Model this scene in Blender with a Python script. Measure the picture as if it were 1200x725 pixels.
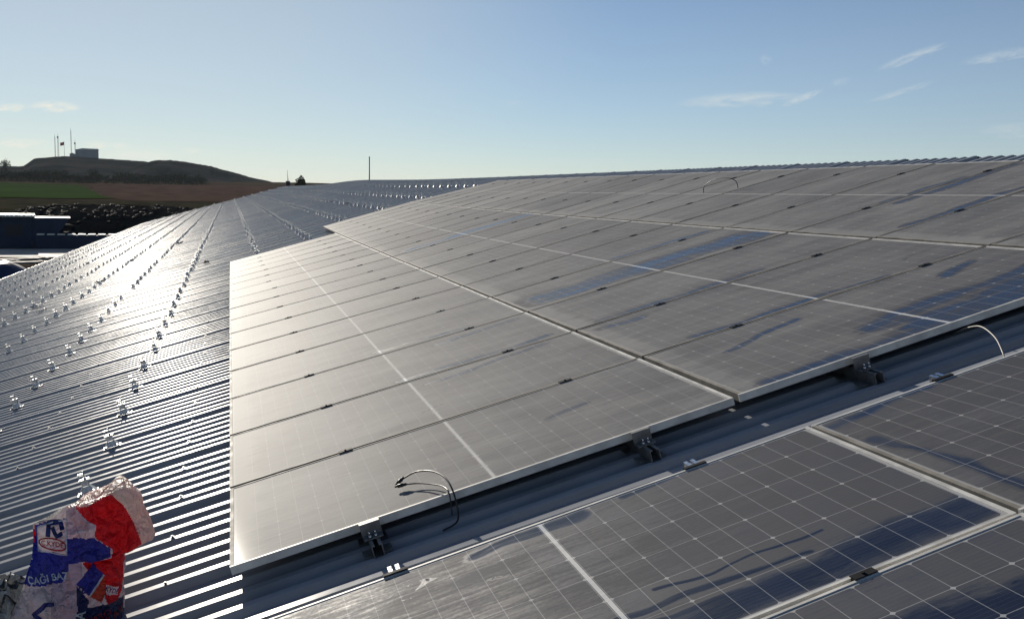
import bpy, bmesh, math, random
from mathutils import Vector, Matrix, noise
from math import sin, cos, tan, radians, pi, sqrt, atan2, floor
rnd = random.Random(7)
for o in list(bpy.data.objects): bpy.data.objects.remove(o)
S = bpy.context.scene
C = S.collection

# ------------------------------------------------------------------ camera
Z0 = 9.0                                   # eye height above the yard
PI_, RO, YA = 0.11751264, -0.0199946, 0.26422318
def camdir(rx, ry, fwd):
    rt = rx*cos(RO)+ry*sin(RO); cy = -rx*sin(RO)+ry*cos(RO)
    fw = fwd*cos(PI_)+cy*sin(PI_); z = -fwd*sin(PI_)+cy*cos(PI_)
    return Vector((rt*cos(YA)+fw*sin(YA), -rt*sin(YA)+fw*cos(YA), z))
cam = bpy.data.cameras.new('camera'); co = bpy.data.objects.new('camera', cam); C.objects.link(co)
X, Yv, B = camdir(1, 0, 0), camdir(0, 1, 0), -camdir(0, 0, 1)
M = Matrix((X, Yv, B)).transposed().to_4x4(); M.translation = Vector((0, 0, Z0))
co.matrix_world = M
cam.sensor_width = 36; cam.lens = 36*1223.996/1200; cam.clip_start = 0.05; cam.clip_end = 20000
S.camera = co

# ------------------------------------------------------------------ sky and sun
SUN = Vector((-0.178, 0.944, 0.278)).normalized()
SUN_EL = math.asin(SUN.z); SUN_AZ = atan2(SUN.x, SUN.y)      # from +Y towards +X
W = bpy.data.worlds.new('World'); S.world = W; W.use_nodes = True
nt = W.node_tree; nt.nodes.clear()
def N(nt, t, **kw):
    n = nt.nodes.new(t)
    for k, v in kw.items():
        if k.startswith('i_'): n.inputs[k[2:].replace('_', ' ')].default_value = v
        else: setattr(n, k, v)
    return n
class G:
    """small helper to write node maths"""
    def __init__(s, nt): s.nt = nt
    def put(s, sock, v):
        if isinstance(v, (int, float)): sock.default_value = v
        elif isinstance(v, (tuple, list, Vector)):
            v = tuple(v)
            if len(sock.default_value) == 4 and len(v) == 3: v = v+(1,)
            sock.default_value = v
        else: s.nt.links.new(v, sock)
    def m(s, op, a, b=None, c=None, clamp=False):
        n = s.nt.nodes.new('ShaderNodeMath'); n.operation = op; n.use_clamp = clamp
        for k, v in enumerate((a, b, c)):
            if v is not None: s.put(n.inputs[k], v)
        return n.outputs[0]
    def dot(s, a, b):
        n = s.nt.nodes.new('ShaderNodeVectorMath'); n.operation = 'DOT_PRODUCT'
        s.put(n.inputs[0], a); s.put(n.inputs[1], b); return n.outputs['Value']
    def vm(s, op, a, b):
        n = s.nt.nodes.new('ShaderNodeVectorMath'); n.operation = op
        s.put(n.inputs[0], a); s.put(n.inputs[1], b); return n.outputs[0]
    def rng(s, v, a, b, c=0.0, d=1.0, smooth=True):
        n = s.nt.nodes.new('ShaderNodeMapRange'); n.interpolation_type = 'SMOOTHSTEP' if smooth else 'LINEAR'
        s.put(n.inputs[0], v)
        for k, x in zip((1, 2, 3, 4), (a, b, c, d)): s.put(n.inputs[k], x)
        return n.outputs[0]
    def mix(s, f, a, b):
        n = s.nt.nodes.new('ShaderNodeMix'); n.data_type = 'RGBA'
        s.put(n.inputs[0], f); s.put(n.inputs[6], a); s.put(n.inputs[7], b); return n.outputs[2]
    def noise(s, vec, scale=1.0, detail=3.0, rough=0.55, out=0, dist=0.0):
        n = s.nt.nodes.new('ShaderNodeTexNoise')
        s.put(n.inputs['Vector'], vec); n.inputs['Scale'].default_value = scale
        n.inputs['Detail'].default_value = detail; n.inputs['Roughness'].default_value = rough
        n.inputs['Distortion'].default_value = dist
        return n.outputs[out]
    def xyz(s, v):
        n = s.nt.nodes.new('ShaderNodeSeparateXYZ'); s.put(n.inputs[0], v); return n.outputs
    def vec(s, x, y, z=0.0):
        n = s.nt.nodes.new('ShaderNodeCombineXYZ')
        for k, v in enumerate((x, y, z)): s.put(n.inputs[k], v)
        return n.outputs[0]
g = G(nt)
sky = N(nt, 'ShaderNodeTexSky', sky_type='NISHITA', sun_disc=False, sun_elevation=SUN_EL, sun_rotation=SUN_AZ,
        altitude=100.0, air_density=0.70, dust_density=0.02, ozone_density=2.9)
skyc = sky.outputs[0]
tc = nt.nodes.new('ShaderNodeTexCoord').outputs['Generated']
dirn = tc
# thin clouds: each one a soft streak at its own place on the sky dome
def pixdir(x, y): return camdir((x-600)/1223.996, (362.5-y)/1223.996, 1).normalized()
def cloud(cx, cy, ln, wd, ang, amt, col, nscale=60.0):
    global skyc
    d = pixdir(cx, cy)
    r = Vector((d.y, -d.x, 0)).normalized(); u = r.cross(d)
    a = radians(ang); e1 = r*cos(a)+u*sin(a); e2 = u*cos(a)-r*sin(a)
    dd = g.dot(dirn, d)
    p = g.m('DIVIDE', g.dot(dirn, e1), ln/1224); q = g.m('DIVIDE', g.dot(dirn, e2), wd/1224)
    nz = g.noise(g.vec(g.m('MULTIPLY', p, 1.6), g.m('MULTIPLY', q, 0.9), cx*0.13), 1.7, 5, 0.62)
    q2 = g.m('ADD', q, g.m('MULTIPLY', g.m('SUBTRACT', nz, 0.5), 1.3))
    r2 = g.m('ADD', g.m('MULTIPLY', p, p), g.m('MULTIPLY', q2, q2))
    f = g.rng(r2, 1.0, 0.0)
    f = g.m('MULTIPLY', g.m('MULTIPLY', f, g.rng(nz, 0.25, 0.75)), amt)
    f = g.m('MULTIPLY', f, g.m('GREATER_THAN', dd, 0.3), clamp=True)
    skyc = g.mix(f, skyc, col)
WH = (7.6, 8.6, 9.0); WL = (13.5, 12.6, 10.6)
for args in [(868, 117, 78, 10, 3, .85, WH), (940, 115, 26, 5, 22, .8, WH), (1070, 66, 42, 6, 20, .6, WH),
             (1175, 65, 45, 7, 9, .5, WH), (1055, 108, 42, 4, 18, .45, WH), (1190, 152, 40, 9, 2, .45, WH),
             (897, 70, 7, 8, 70, .3, WH), (985, 96, 12, 5, 10, .35, WH),
             (65, 125, 28, 7, 0, 1.0, WL), (14, 126, 20, 5, 5, .9, WL), (22, 168, 34, 6, 3, .8, WL), (113, 170, 16, 5, 3, .8, WL),
             (141, 171, 14, 4, 0, .6, WL), (226, 177, 14, 4, 0, .5, WL), (165, 182, 50, 8, 0, .45, WL), (605, 121, 20, 4, 0, .2, WH)]:
    cloud(*args)
dz = g.xyz(dirn)[2]
skyc = g.mix(g.rng(dz, 0.0, 0.32, 0.30, 0.03), skyc, (6.6, 6.9, 6.9))
skyc = g.mix(g.rng(g.dot(dirn, tuple(SUN)), 0.84, 1.0, 0.0, 0.38), skyc, (8.6, 9.0, 8.0))
bg = N(nt, 'ShaderNodeBackground'); bg.inputs['Strength'].default_value = 0.063
nt.links.new(skyc, bg.inputs['Color'])
wo = N(nt, 'ShaderNodeOutputWorld'); nt.links.new(bg.outputs[0], wo.inputs[0])
sl = bpy.data.lights.new('sun', 'SUN'); sl.energy = 4.2; sl.angle = radians(0.53); sl.color = (1.0, 0.92, 0.80)
so = bpy.data.objects.new('sun', sl); C.objects.link(so)
so.rotation_euler = SUN.to_track_quat('Z', 'Y').to_euler(); so.location = (-20, 60, 60)
S.view_settings.view_transform = 'Standard'; S.view_settings.look = 'None'
S.view_settings.exposure = 0.4; S.view_settings.gamma = 1.0
S.render.engine = 'CYCLES'

# ------------------------------------------------------------------ mesh helpers
class MB:
    def __init__(s): s.v = []; s.f = []; s.mi = []; s.uv = []; s.sm = []
    def face(s, idx, mi=0, uv=None, sm=False): s.f.append(tuple(idx)); s.mi.append(mi); s.uv.append(uv); s.sm.append(sm)
    def quad(s, a, b, c, d, mi=0, uv=None):
        n = len(s.v); s.v += [Vector(a), Vector(b), Vector(c), Vector(d)]; s.face((n, n+1, n+2, n+3), mi, uv)
    def hexa(s, p, mi=0):
        """p: 8 corners, bottom loop then top loop"""
        n = len(s.v); s.v += [Vector(q) for q in p]
        for f in ((3, 2, 1, 0), (4, 5, 6, 7), (0, 1, 5, 4), (1, 2, 6, 5), (2, 3, 7, 6), (3, 0, 4, 7)):
            s.face([n+k for k in f], mi)
    def box(s, x0, x1, y0, y1, z0, z1, mi=0):
        s.hexa([(x0, y0, z0), (x1, y0, z0), (x1, y1, z0), (x0, y1, z0), (x0, y0, z1), (x1, y0, z1), (x1, y1, z1), (x0, y1, z1)], mi)
    def tube(s, pts, r, seg=8, mi=0, cap=True):
        pts = [Vector(p) for p in pts]; n0 = len(s.v)
        rr = r if isinstance(r, (list, tuple)) else [r]*len(pts)
        ref = Vector((0.3, 0.2, 0.93))
        for i, p in enumerate(pts):
            t = (pts[min(i+1, len(pts)-1)]-pts[max(i-1, 0)]).normalized()
            a = t.cross(ref)
            if a.length < 1e-3: a = t.cross(Vector((1, 0, 0)))
            a.normalize(); b = t.cross(a)
            for k in range(seg):
                th = 2*pi*k/seg; s.v.append(p+(a*cos(th)+b*sin(th))*rr[i])
        for i in range(len(pts)-1):
            for k in range(seg):
                k2 = (k+1) % seg
                s.face((n0+i*seg+k, n0+i*seg+k2, n0+(i+1)*seg+k2, n0+(i+1)*seg+k), mi, None, True)
        if cap:
            s.face([n0+k for k in range(seg)][::-1], mi); s.face([n0+(len(pts)-1)*seg+k for k in range(seg)], mi)
    def xform(s, m, start=0):
        for i in range(start, len(s.v)): s.v[i] = m @ s.v[i]
    def mesh(s, name, mats):
        me = bpy.data.meshes.new(name); me.from_pydata([tuple(v) for v in s.v], [], s.f)
        for m in (mats if isinstance(mats, (list, tuple)) else [mats]): me.materials.append(m)
        me.polygons.foreach_set('material_index', s.mi); me.polygons.foreach_set('use_smooth', s.sm)
        if any(u is not None for u in s.uv):
            ul = me.uv_layers.new(name='UVMap')
            for p, u in zip(me.polygons, s.uv):
                if u is not None:
                    for li, q in zip(p.loop_indices, u): ul.data[li].uv = q
        me.update(); return me
    def build(s, name, mats, parent=None, loc=None):
        o = bpy.data.objects.new(name, s.mesh(name, mats)); C.objects.link(o)
        if parent: o.parent = parent
        if loc is not None: o.location = loc
        return o
def tag(o, label=None, cat=None, group=None, kind=None):
    for k, v in (('label', label), ('category', cat), ('group', group), ('kind', kind)):
        if v: o[k] = v
    return o
def thing(name, label, cat, loc=(0, 0, 0), rot=None, group=None):
    o = bpy.data.objects.new(name, None); C.objects.link(o); o.location = loc
    o.empty_display_size = 0.1
    if rot is not None: o.rotation_euler = rot
    return tag(o, label, cat, group)
def copy_tree(o, parent=None):
    c = o.copy(); C.objects.link(c)
    if parent: c.parent = parent
    for ch in kids[o.name]:
        copy_tree_child(ch, c)
    return c
def copy_tree_child(ch, parent):
    d = ch.copy(); C.objects.link(d); d.parent = parent
    for e in kids.get(ch.name, []): copy_tree_child(e, d)
kids = {}
def own(o, *ch): kids[o.name] = list(ch); return o
ORD = ['first', 'second', 'third', 'fourth', 'fifth', 'sixth', 'seventh', 'eighth', 'ninth', 'tenth', 'eleventh', 'twelfth',
       'thirteenth', 'fourteenth', 'fifteenth', 'sixteenth', 'seventeenth', 'eighteenth', 'nineteenth', 'twentieth']

# ------------------------------------------------------------------ materials
def mat(name):
    m = bpy.data.materials.new(name); m.use_nodes = True
    nt = m.node_tree; b = nt.nodes['Principled BSDF']
    return m, nt, b, G(nt)
def simple(name, col, rough=0.6, metal=0.0, var=0.25, scale=8.0, spec=0.5, bump=0.0):
    m, nt, b, g = mat(name)
    p = nt.nodes.new('ShaderNodeTexCoord').outputs['Object']
    n = g.noise(p, scale, 4, 0.6)
    c = g.mix(g.rng(n, 0.3, 0.7), tuple(x*(1-var) for x in col), tuple(min(1, x*(1+var)) for x in col))
    nt.links.new(c, b.inputs['Base Color'])
    g.put(b.inputs['Roughness'], g.rng(n, 0.3, 0.7, max(0.03, rough-0.08), min(1, rough+0.08)))
    b.inputs['Metallic'].default_value = metal; b.inputs['Specular IOR Level'].default_value = spec
    if bump:
        bn = N(nt, 'ShaderNodeBump'); bn.inputs['Strength'].default_value = bump; bn.inputs['Distance'].default_value = 0.02
        nt.links.new(n, bn.inputs['Height']); nt.links.new(bn.outputs[0], b.inputs['Normal'])
    return m
ALU = simple('anodised_aluminium', (0.62, 0.61, 0.58), 0.38, 0.75, 0.12, 20)
ALU_DIRTY = simple('dusty_aluminium', (0.42, 0.39, 0.34), 0.5, 0.35, 0.35, 9)
GALV = simple('galvanised_steel', (0.50, 0.495, 0.475), 0.42, 0.45, 0.3, 40)
ALU_LIP = simple('pale_frame_aluminium', (0.62, 0.60, 0.55), 0.55, 0.1, 0.2, 7, 0.3)
DUSTY_LIP = simple('dust_coated_frame', (0.25, 0.23, 0.195), 0.7, 0.0, 0.3, 6, 0.15)
BLACK = simple('black_plastic', (0.012, 0.012, 0.013), 0.45, 0, 0.2, 30)
CLAMP = simple('black_anodised_clamp', (0.018, 0.018, 0.02), 0.7, 0.0, 0.2, 30, 0.06)
FOOTM = simple('dull_foot_aluminium', (0.17, 0.17, 0.165), 0.5, 0.4, 0.3, 20)
STEEL = simple('bright_steel_bolt', (0.7, 0.7, 0.7), 0.22, 1.0, 0.1, 60)
WCAB = simple('pale_cable', (0.26, 0.24, 0.21), 0.5, 0, 0.1, 30)

# roof sheet: weathered galvalume, grime along the ribs
ROOF, nt, b, g = mat('galvalume_roof_sheet')
ps = nt.nodes.new('ShaderNodeTexCoord').outputs['Object']
sx = g.xyz(ps)
lng = g.vec(g.m('MULTIPLY', sx[0], 0.35), g.m('MULTIPLY', sx[1], 6.0), 0.0)
n1 = g.noise(lng, 1.0, 5, 0.6); n2 = g.noise(ps, 0.35, 3, 0.5); n3 = g.noise(ps, 14, 3, 0.6)
sheet = g.m('FLOOR', g.m('DIVIDE', sx[1], 1.1)); wn = N(nt, 'ShaderNodeTexWhiteNoise', noise_dimensions='1D')
nt.links.new(sheet, wn.inputs['W'])
base = g.mix(g.rng(n1, .3, .7), (0.275, 0.288, 0.308), (0.378, 0.39, 0.41))
base = g.mix(g.m('MULTIPLY', wn.outputs[0], 0.25), base, (0.21, 0.22, 0.24))
base = g.mix(g.m('MULTIPLY', g.rng(n2, .5, .75), 0.3), base, (0.26, 0.235, 0.20))
n5 = g.noise(g.vec(g.m('MULTIPLY', sx[0], 1.1), g.m('MULTIPLY', sx[1], 4.5), 2.0), 1.0, 6, 0.68)
base = g.mix(g.m('MULTIPLY', g.rng(n5, .54, .7), 0.45), base, (0.19, 0.185, 0.18))
n6 = g.noise(ps, 3.1, 5, 0.7)
base = g.mix(g.m('MULTIPLY', g.rng(n6, .6, .72), 0.4), base, (0.44, 0.435, 0.42))
nt.links.new(base, b.inputs['Base Color'])
b.inputs['Metallic'].default_value = 0.0; b.inputs['Specular IOR Level'].default_value = 0.012
g.put(b.inputs['Roughness'], g.m('ADD', g.rng(n3, .3, .7, .19, .26), g.rng(n2, .3, .7, 0.0, .07)))

# solar glass ------------------------------------------------------
PL, PW = 2.260, 1.129          # panel length (up the slope) and width
GL, GW = PL-0.034, PW-0.022    # visible glass
def solar_glass(name, dust=0.7, patches=(), scuff=0.5):
    """patches: (s0,t0,s1,t1,halfwidth) wiped clean, in metres on the glass"""
    m, nt, b, g = mat(name)
    uvn = nt.nodes.new('ShaderNodeUVMap').outputs[0]
    oi = nt.nodes.new('ShaderNodeObjectInfo'); rn = oi.outputs['Random']
    sx = g.xyz(uvn); s_, t_ = sx[0], sx[1]
    half = GL/2
    sc = g.m('SUBTRACT', s_, half); ab = g.m('ABSOLUTE', sc)
    cp = (half-0.011-0.012)/12; ct = (GW-0.02)/6
    ds = g.m('DIVIDE', g.m('SUBTRACT', ab, 0.011), cp); dt = g.m('DIVIDE', g.m('SUBTRACT', t_, 0.01), ct)
    fs = g.m('MULTIPLY', g.m('ABSOLUTE', g.m('SUBTRACT', ds, g.m('ROUND', ds))), cp)
    ft = g.m('MULTIPLY', g.m('ABSOLUTE', g.m('SUBTRACT', dt, g.m('ROUND', dt))), ct)
    l1 = g.m('LESS_THAN', fs, 0.0013); l2 = g.m('LESS_THAN', ft, 0.0015)
    ds2 = g.m('DIVIDE', ds, 2.0)
    fs2 = g.m('MULTIPLY', g.m('ABSOLUTE', g.m('SUBTRACT', ds2, g.m('ROUND', ds2))), cp*2)
    dia = g.m('LESS_THAN', g.m('ADD', fs2, ft), 0.0095)
    mid = g.m('LESS_THAN', ab, 0.0075)
    edge = g.m('ADD', g.m('ADD', g.m('LESS_THAN', t_, 0.009), g.m('GREATER_THAN', t_, GW-0.009)),
               g.m('GREATER_THAN', ab, half-0.010))
    fine = g.m('MULTIPLY', g.m('FRACT', g.m('MULTIPLY', dt, 10.0)), 1.0)
    bus = g.m('LESS_THAN', fine, 0.06)
    white = g.m('MAXIMUM', g.m('MAXIMUM', g.m('MULTIPLY', g.m('MAXIMUM', l1, l2), 0.62), dia), g.m('MINIMUM', g.m('ADD', mid, edge), 1.0))
    # slight colour difference from wafer to wafer
    wn = N(nt, 'ShaderNodeTexWhiteNoise', noise_dimensions='3D')
    nt.links.new(g.vec(g.m('FLOOR', ds), g.m('FLOOR', dt), rn), wn.inputs['Vector'])
    cell = g.mix(wn.outputs[0], (0.006, 0.010, 0.026), (0.010, 0.016, 0.040))
    cell = g.mix(g.m('MULTIPLY', bus, 0.35), cell, (0.12, 0.12, 0.13))
    col = g.mix(white, cell, (0.40, 0.40, 0.40))
    col = g.mix(mid, col, (0.72, 0.71, 0.68))
    # dust
    off = g.m('MULTIPLY', rn, 37.0)
    w1 = g.noise(g.vec(g.m('ADD', g.m('MULTIPLY', s_, 0.9), off), g.m('MULTIPLY', t_, 5.0), off), 1.0, 5, 0.6)
    w2 = g.noise(g.vec(g.m('ADD', s_, off), t_, 3.0), 2.2, 5, 0.65)
    w3 = g.noise(g.vec(g.m('ADD', g.m('MULTIPLY', s_, 6.0), off), g.m('MULTIPLY', t_, 50.0), 1.0), 1.0, 4, 0.65)
    w4 = g.noise(g.vec(g.m('ADD', s_, off), t_, 9.0), 70.0, 3, 0.7)
    d = g.m('ADD', g.m('ADD', g.m('MULTIPLY', w1, 0.5), g.m('MULTIPLY', w2, 0.3)), g.m('ADD', g.m('MULTIPLY', w3, 0.34), g.m('MULTIPLY', w4, 0.18)))
    dd = g.m('MULTIPLY', g.rng(d, 0.36, 0.82, 0.30, 1.25, False), dust)
    dd = g.m('MULTIPLY', dd, g.rng(rn, 0, 1, 0.88, 1.1, False))
    # small scuffs and drips where the dust is rubbed off
    sv = g.vec(g.m('ADD', g.m('MULTIPLY', s_, 4.0), off), g.m('MULTIPLY', t_, 9.0), 5.0)
    sc1 = g.noise(sv, 1.0, 4, 0.6, dist=1.2)
    rub = g.m('MULTIPLY', g.rng(sc1, 0.66, 0.74), g.rng(w2, 0.42, 0.6))
    dd = g.m('MULTIPLY', dd, g.m('SUBTRACT', 1.0, g.m('MULTIPLY', rub, scuff)))
    vs = N(nt, 'ShaderNodeTexVoronoi'); vs.inputs['Scale'].default_value = 2.3; vs.inputs['Randomness'].default_value = 1.0
    nt.links.new(g.vec(g.m('ADD', s_, off), t_, rn), vs.inputs['Vector'])
    vx = g.xyz(vs.outputs['Color'])
    spot = g.m('MULTIPLY', g.rng(g.m('ADD', vs.outputs['Distance'], g.m('MULTIPLY', g.m('SUBTRACT', w4, .5), .02)), .028, .012), g.m('GREATER_THAN', vx[0], .72))
    clean = None
    for (a, c, e, f, hw) in patches:
        L = sqrt((e-a)**2+(f-c)**2); ex, ey = (e-a)/L, (f-c)/L
        px = g.m('SUBTRACT', s_, a); py = g.m('SUBTRACT', t_, c)
        al = g.m('ADD', g.m('MULTIPLY', px, ex), g.m('MULTIPLY', py, ey))
        ac = g.m('SUBTRACT', g.m('MULTIPLY', py, ex), g.m('MULTIPLY', px, ey))
        bend = g.noise(g.vec(g.m('MULTIPLY', al, 1.8), a*3+f, c*5), 1.0, 2, .5)
        ac = g.m('ADD', ac, g.m('MULTIPLY', g.m('SUBTRACT', bend, 0.5), 0.22))
        out = g.m('SUBTRACT', al, g.m('MINIMUM', g.m('MAXIMUM', al, 0.0), L))
        dist = g.m('SQRT', g.m('ADD', g.m('MULTIPLY', out, out), g.m('MULTIPLY', ac, ac)))
        nz = g.noise(g.vec(g.m('MULTIPLY', al, 1.6), g.m('MULTIPLY', ac, 9.0), a*7+c), 1.0, 6, 0.7)
        dist = g.m('ADD', dist, g.m('MULTIPLY', g.m('SUBTRACT', nz, 0.5), hw*2.9))
        nz2 = g.noise(g.vec(g.m('MULTIPLY', s_, 1.3), g.m('MULTIPLY', t_, 3.0), c*5+a), 1.0, 4, 0.6)
        dist = g.m('ADD', dist, g.m('MULTIPLY', g.m('SUBTRACT', nz2, 0.5), hw*2.0))
        f_ = g.rng(dist, hw*1.25, hw*0.35)
        f_ = g.m('MULTIPLY', f_, g.rng(nz, 0.2, 0.6, 0.55, 1.0))
        f_ = g.m('MULTIPLY', f_, g.rng(w3, 0.2, 0.55, 0.75, 1.0))
        clean = f_ if clean is None else g.m('MAXIMUM', clean, f_)
    if clean is not None: dd = g.m('MULTIPLY', dd, g.m('SUBTRACT', 1.0, g.m('MULTIPLY', clean, 0.92)))
    ed = g.m('ADD', g.rng(g.m('SUBTRACT', s_, g.m('MULTIPLY', g.noise(g.vec(g.m('MULTIPLY', t_, 9.0), off), 1.0, 4, .65), .22)), -0.06, 0.05, 0.8, 0.0), g.m('MULTIPLY', g.rng(t_, 0.0, 0.03, 0.5, 0.0), w2))
    dd = g.m('MINIMUM', g.m('ADD', dd, g.m('MULTIPLY', g.m('MULTIPLY', ed, w2), min(1.0, dust*dust*1.6))), 1.0)
    dcol = g.mix(w2, (0.30, 0.292, 0.272), (0.375, 0.368, 0.348))
    opac = g.m('MULTIPLY', dd, 0.78)
    nt.links.new(g.mix(g.m('MULTIPLY', spot, .8), g.mix(opac, col, dcol), g.mix(vx[1], (0.03, 0.026, 0.02), (0.09, 0.08, 0.06))), b.inputs['Base Color'])
    g.put(b.inputs['Roughness'], g.rng(dd, 0.0, 0.3, 0.08, 0.64, False))
    g.put(b.inputs['Specular IOR Level'], g.rng(dd, 0.0, 0.34, 0.5, 0.045, False))
    b.inputs['IOR'].default_value = 1.5; b.inputs['Coat Weight'].default_value = 0.0025; b.inputs['Coat Roughness'].default_value = 0.13
    return m
glass_cache = {}
def glass(key, **kw):
    if key not in glass_cache: glass_cache[key] = solar_glass('solar_glass_'+key, **kw)
    return glass_cache[key]

# ------------------------------------------------------------------ the roof's own frame of reference
SL = tan(radians(15.8)); SV = -0.0075; V0 = 4.1524; PITCH = 1.15
def plane(u, v, off=0.0): return Vector((u, v, Z0-1.5277+SL*(u+0.0227)+SV*(v-4.18)+off))
ROFF = -0.145                                     # roof pans lie this far under the glass
EU = Vector((cos(radians(15.8)), 0, sin(radians(15.8)))); EV = Vector((0, 1, SV)).normalized(); EN = EU.cross(EV).normalized()
def roof_frame(u, v, off):                        # matrix: x up the slope, y along the roof, z normal
    m = Matrix((EU, EV, EN)).transposed().to_4x4(); m.translation = plane(u, v, off); return m
U_EAVE, U_RIDGE, V_NEAR, V_FAR = -11.4, 7.28, -14.0, 150.0

# ------------------------------------------------------------------ ground and hills
HILL1 = [(-40, .004), (-20, .006), (-13, .0075), (-10.9, .0079), (-9.9, .0084), (-9.65, .0115), (-9.39, .0152), (-8.9, .0162), (-7.94, .0178), (-6.44, .0166), (-4.2, .0148), (-3, .012), (-1, .006), (1, .0), (3, -.005), (60, -.006)]
HILL2 = [(-6.5, -.006), (-5.2, .004), (-4.5, .0125), (-4.0, .0150), (-3.7, .0163), (-2.95, .0167), (-2.2, .0154), (-.96, .0122), (.89, .0037), (2.43, -.0036), (4, -.0075)]
def interp(tab, x):
    if x <= tab[0][0]: return tab[0][1]
    for (a, p), (c, q) in zip(tab, tab[1:]):
        if x <= c: return p+(q-p)*(x-a)/(c-a)
    return tab[-1][1]
def sstep(a, c, x):
    t = min(1, max(0, (x-a)/(c-a))); return t*t*(3-2*t)
def ground_z(x, y):
    r = sqrt(x*x+y*y)
    z = 4.6*sstep(560, 900, r)+2.5*sstep(880, 1100, r)-40*sstep(1700, 5000, r)
    z += 1.6*(noise.noise((x/160, y/160, 3.1)))*sstep(300, 700, r)
    return z
def grid_mesh(mb, rs, azs, fz, sm=True):
    n0 = len(mb.v); na = len(azs)
    for r in rs:
        for a in azs:
            x, y = r*sin(radians(a)), r*cos(radians(a)); mb.v.append(Vector((x, y, fz(x, y, r, a))))
    for i in range(len(rs)-1):
        for j in range(na-1):
            k = n0+i*na+j; mb.face((k, k+1, k+na+1, k+na), 0, None, sm)
GROUND, nt, b, g = mat('ploughed_earth')
ps = nt.nodes.new('ShaderNodeTexCoord').outputs['Object']; sx = g.xyz(ps)
rr = g.m('SQRT', g.m('ADD', g.m('MULTIPLY', sx[0], sx[0]), g.m('MULTIPLY', sx[1], sx[1])))
n1 = g.noise(ps, 0.02, 5, 0.6); n2 = g.noise(ps, 0.35, 4, 0.6)
st = g.noise(g.vec(g.m('MULTIPLY', sx[0], 0.02), g.m('MULTIPLY', sx[1], 0.004), 0.0), 3.0, 5, 0.65)
c = g.mix(g.rng(n1, .35, .65), (0.052, 0.036, 0.026), (0.095, 0.066, 0.047))
c = g.mix(g.rng(st, .45, .62), c, (0.060, 0.050, 0.030))
c = g.mix(g.rng(rr, 250, 420), g.mix(g.rng(n2, .4, .7), (0.05, 0.04, 0.032), (0.11, 0.09, 0.07)), c)
nt.links.new(c, b.inputs['Base Color']); b.inputs['Roughness'].default_value = 0.95; b.inputs['Specular IOR Level'].default_value = 0.0
mb = MB()
azs = [-180+i*4 for i in range(35)]+[-40+i*0.5 for i in range(160)]+[40+i*4 for i in range(36)]
rs = [0, 15, 40, 80, 120, 160, 200, 250, 300, 360, 430, 500, 570, 640, 720, 800, 880, 960, 1050, 1200, 1500, 2000, 3000, 5000, 9000]
grid_mesh(mb, rs, azs, lambda x, y, r, a: ground_z(x, y))
tag(mb.build('ground', GROUND), kind='structure')

HILLM, nt, b, g = mat('scrub_hillside')
ps = nt.nodes.new('ShaderNodeTexCoord').outputs['Object']
n1 = g.noise(ps, 0.02, 6, 0.65); n2 = g.noise(ps, 0.09, 5, 0.7)
c = g.mix(g.rng(n1, .35, .65), (0.018, 0.022, 0.024), (0.055, 0.054, 0.050))
c = g.mix(g.rng(n2, .55, .7), c, (0.03, 0.036, 0.024))
nt.links.new(c, b.inputs['Base Color']); b.inputs['Roughness'].default_value = 0.95; b.inputs['Specular IOR Level'].default_value = 0.0
def hill(name, tab, r0, r1, r2, a0, a1, rough):
    mb = MB(); azs = [a0+(a1-a0)*i/220 for i in range(221)]
    rs = [r0+(r2-r0)*i/46 for i in range(47)]
    def fz(x, y, r, a):
        top = Z0+r1*interp(tab, a)
        up = sstep(r0, r1, r)**1.15 if r < r1 else 1-0.85*sstep(r1+60, r2, r)
        base = ground_z(x, y)-2
        nz = noise.fractal((x/70, y/70, 1.0), 0.9, 2.1, 5)*rough*up
        return base+(top-base)*up+nz*(1-0.75*math.exp(-((r-r1)/60)**2))+noise.noise((a*7, r/60, 2))*0.5*up
    grid_mesh(mb, rs, azs, fz)
    return tag(mb.build(name, HILLM), kind='structure')
hill('hill', HILL1, 1020, 1400, 2000, -30, 6, 3.0)
hill('hill', HILL2, 1000, 1180, 1500, -6.5, 4, 3.0)

GRASS, nt, b, g = mat('green_crop')
ps = nt.nodes.new('ShaderNodeTexCoord').outputs['Object']
n1 = g.noise(ps, 0.03, 6, 0.65); n2 = g.noise(ps, 0.5, 4, 0.6)
c = g.mix(g.rng(n1, .3, .7), (0.026, 0.052, 0.013), (0.045, 0.085, 0.02)); c = g.mix(g.m('MULTIPLY', n2, 0.4), c, (0.05, 0.07, 0.02))
nt.links.new(c, b.inputs['Base Color']); b.inputs['Roughness'].default_value = 0.9; b.inputs['Specular IOR Level'].default_value = 0.0
def draped(name, outline, m, lift, nx=40, ny=16, kind='structure'):
    """outline: near-left, near-right, far-right, far-left"""
    a, b_, c_, d_ = [Vector(p) for p in outline]; mb = MB(); n0 = 0
    for j in range(ny+1):
        for i in range(nx+1):
            s, t = i/nx, j/ny
            p = (a*(1-s)+b_*s)*(1-t)+(d_*(1-s)+c_*s)*t
            mb.v.append(Vector((p.x, p.y, ground_z(p.x, p.y)+lift)))
    for j in range(ny):
        for i in range(nx):
            k = j*(nx+1)+i; mb.face((k, k+1, k+nx+2, k+nx+1), 0, None, True)
    return tag(mb.build(name, m), kind=kind)
def az(a, r): return (r*sin(radians(a)), r*cos(radians(a)))
draped('green_field', [az(-16, 470), az(-7.2, 470), az(-7.6, 800), az(-16, 860)], GRASS, 0.35)
draped('green_field', [az(-7.2, 470.5), az(-5.6, 490), az(-7.3, 790), az(-7.6, 799)], GRASS, 0.35, 10, 16)
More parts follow.
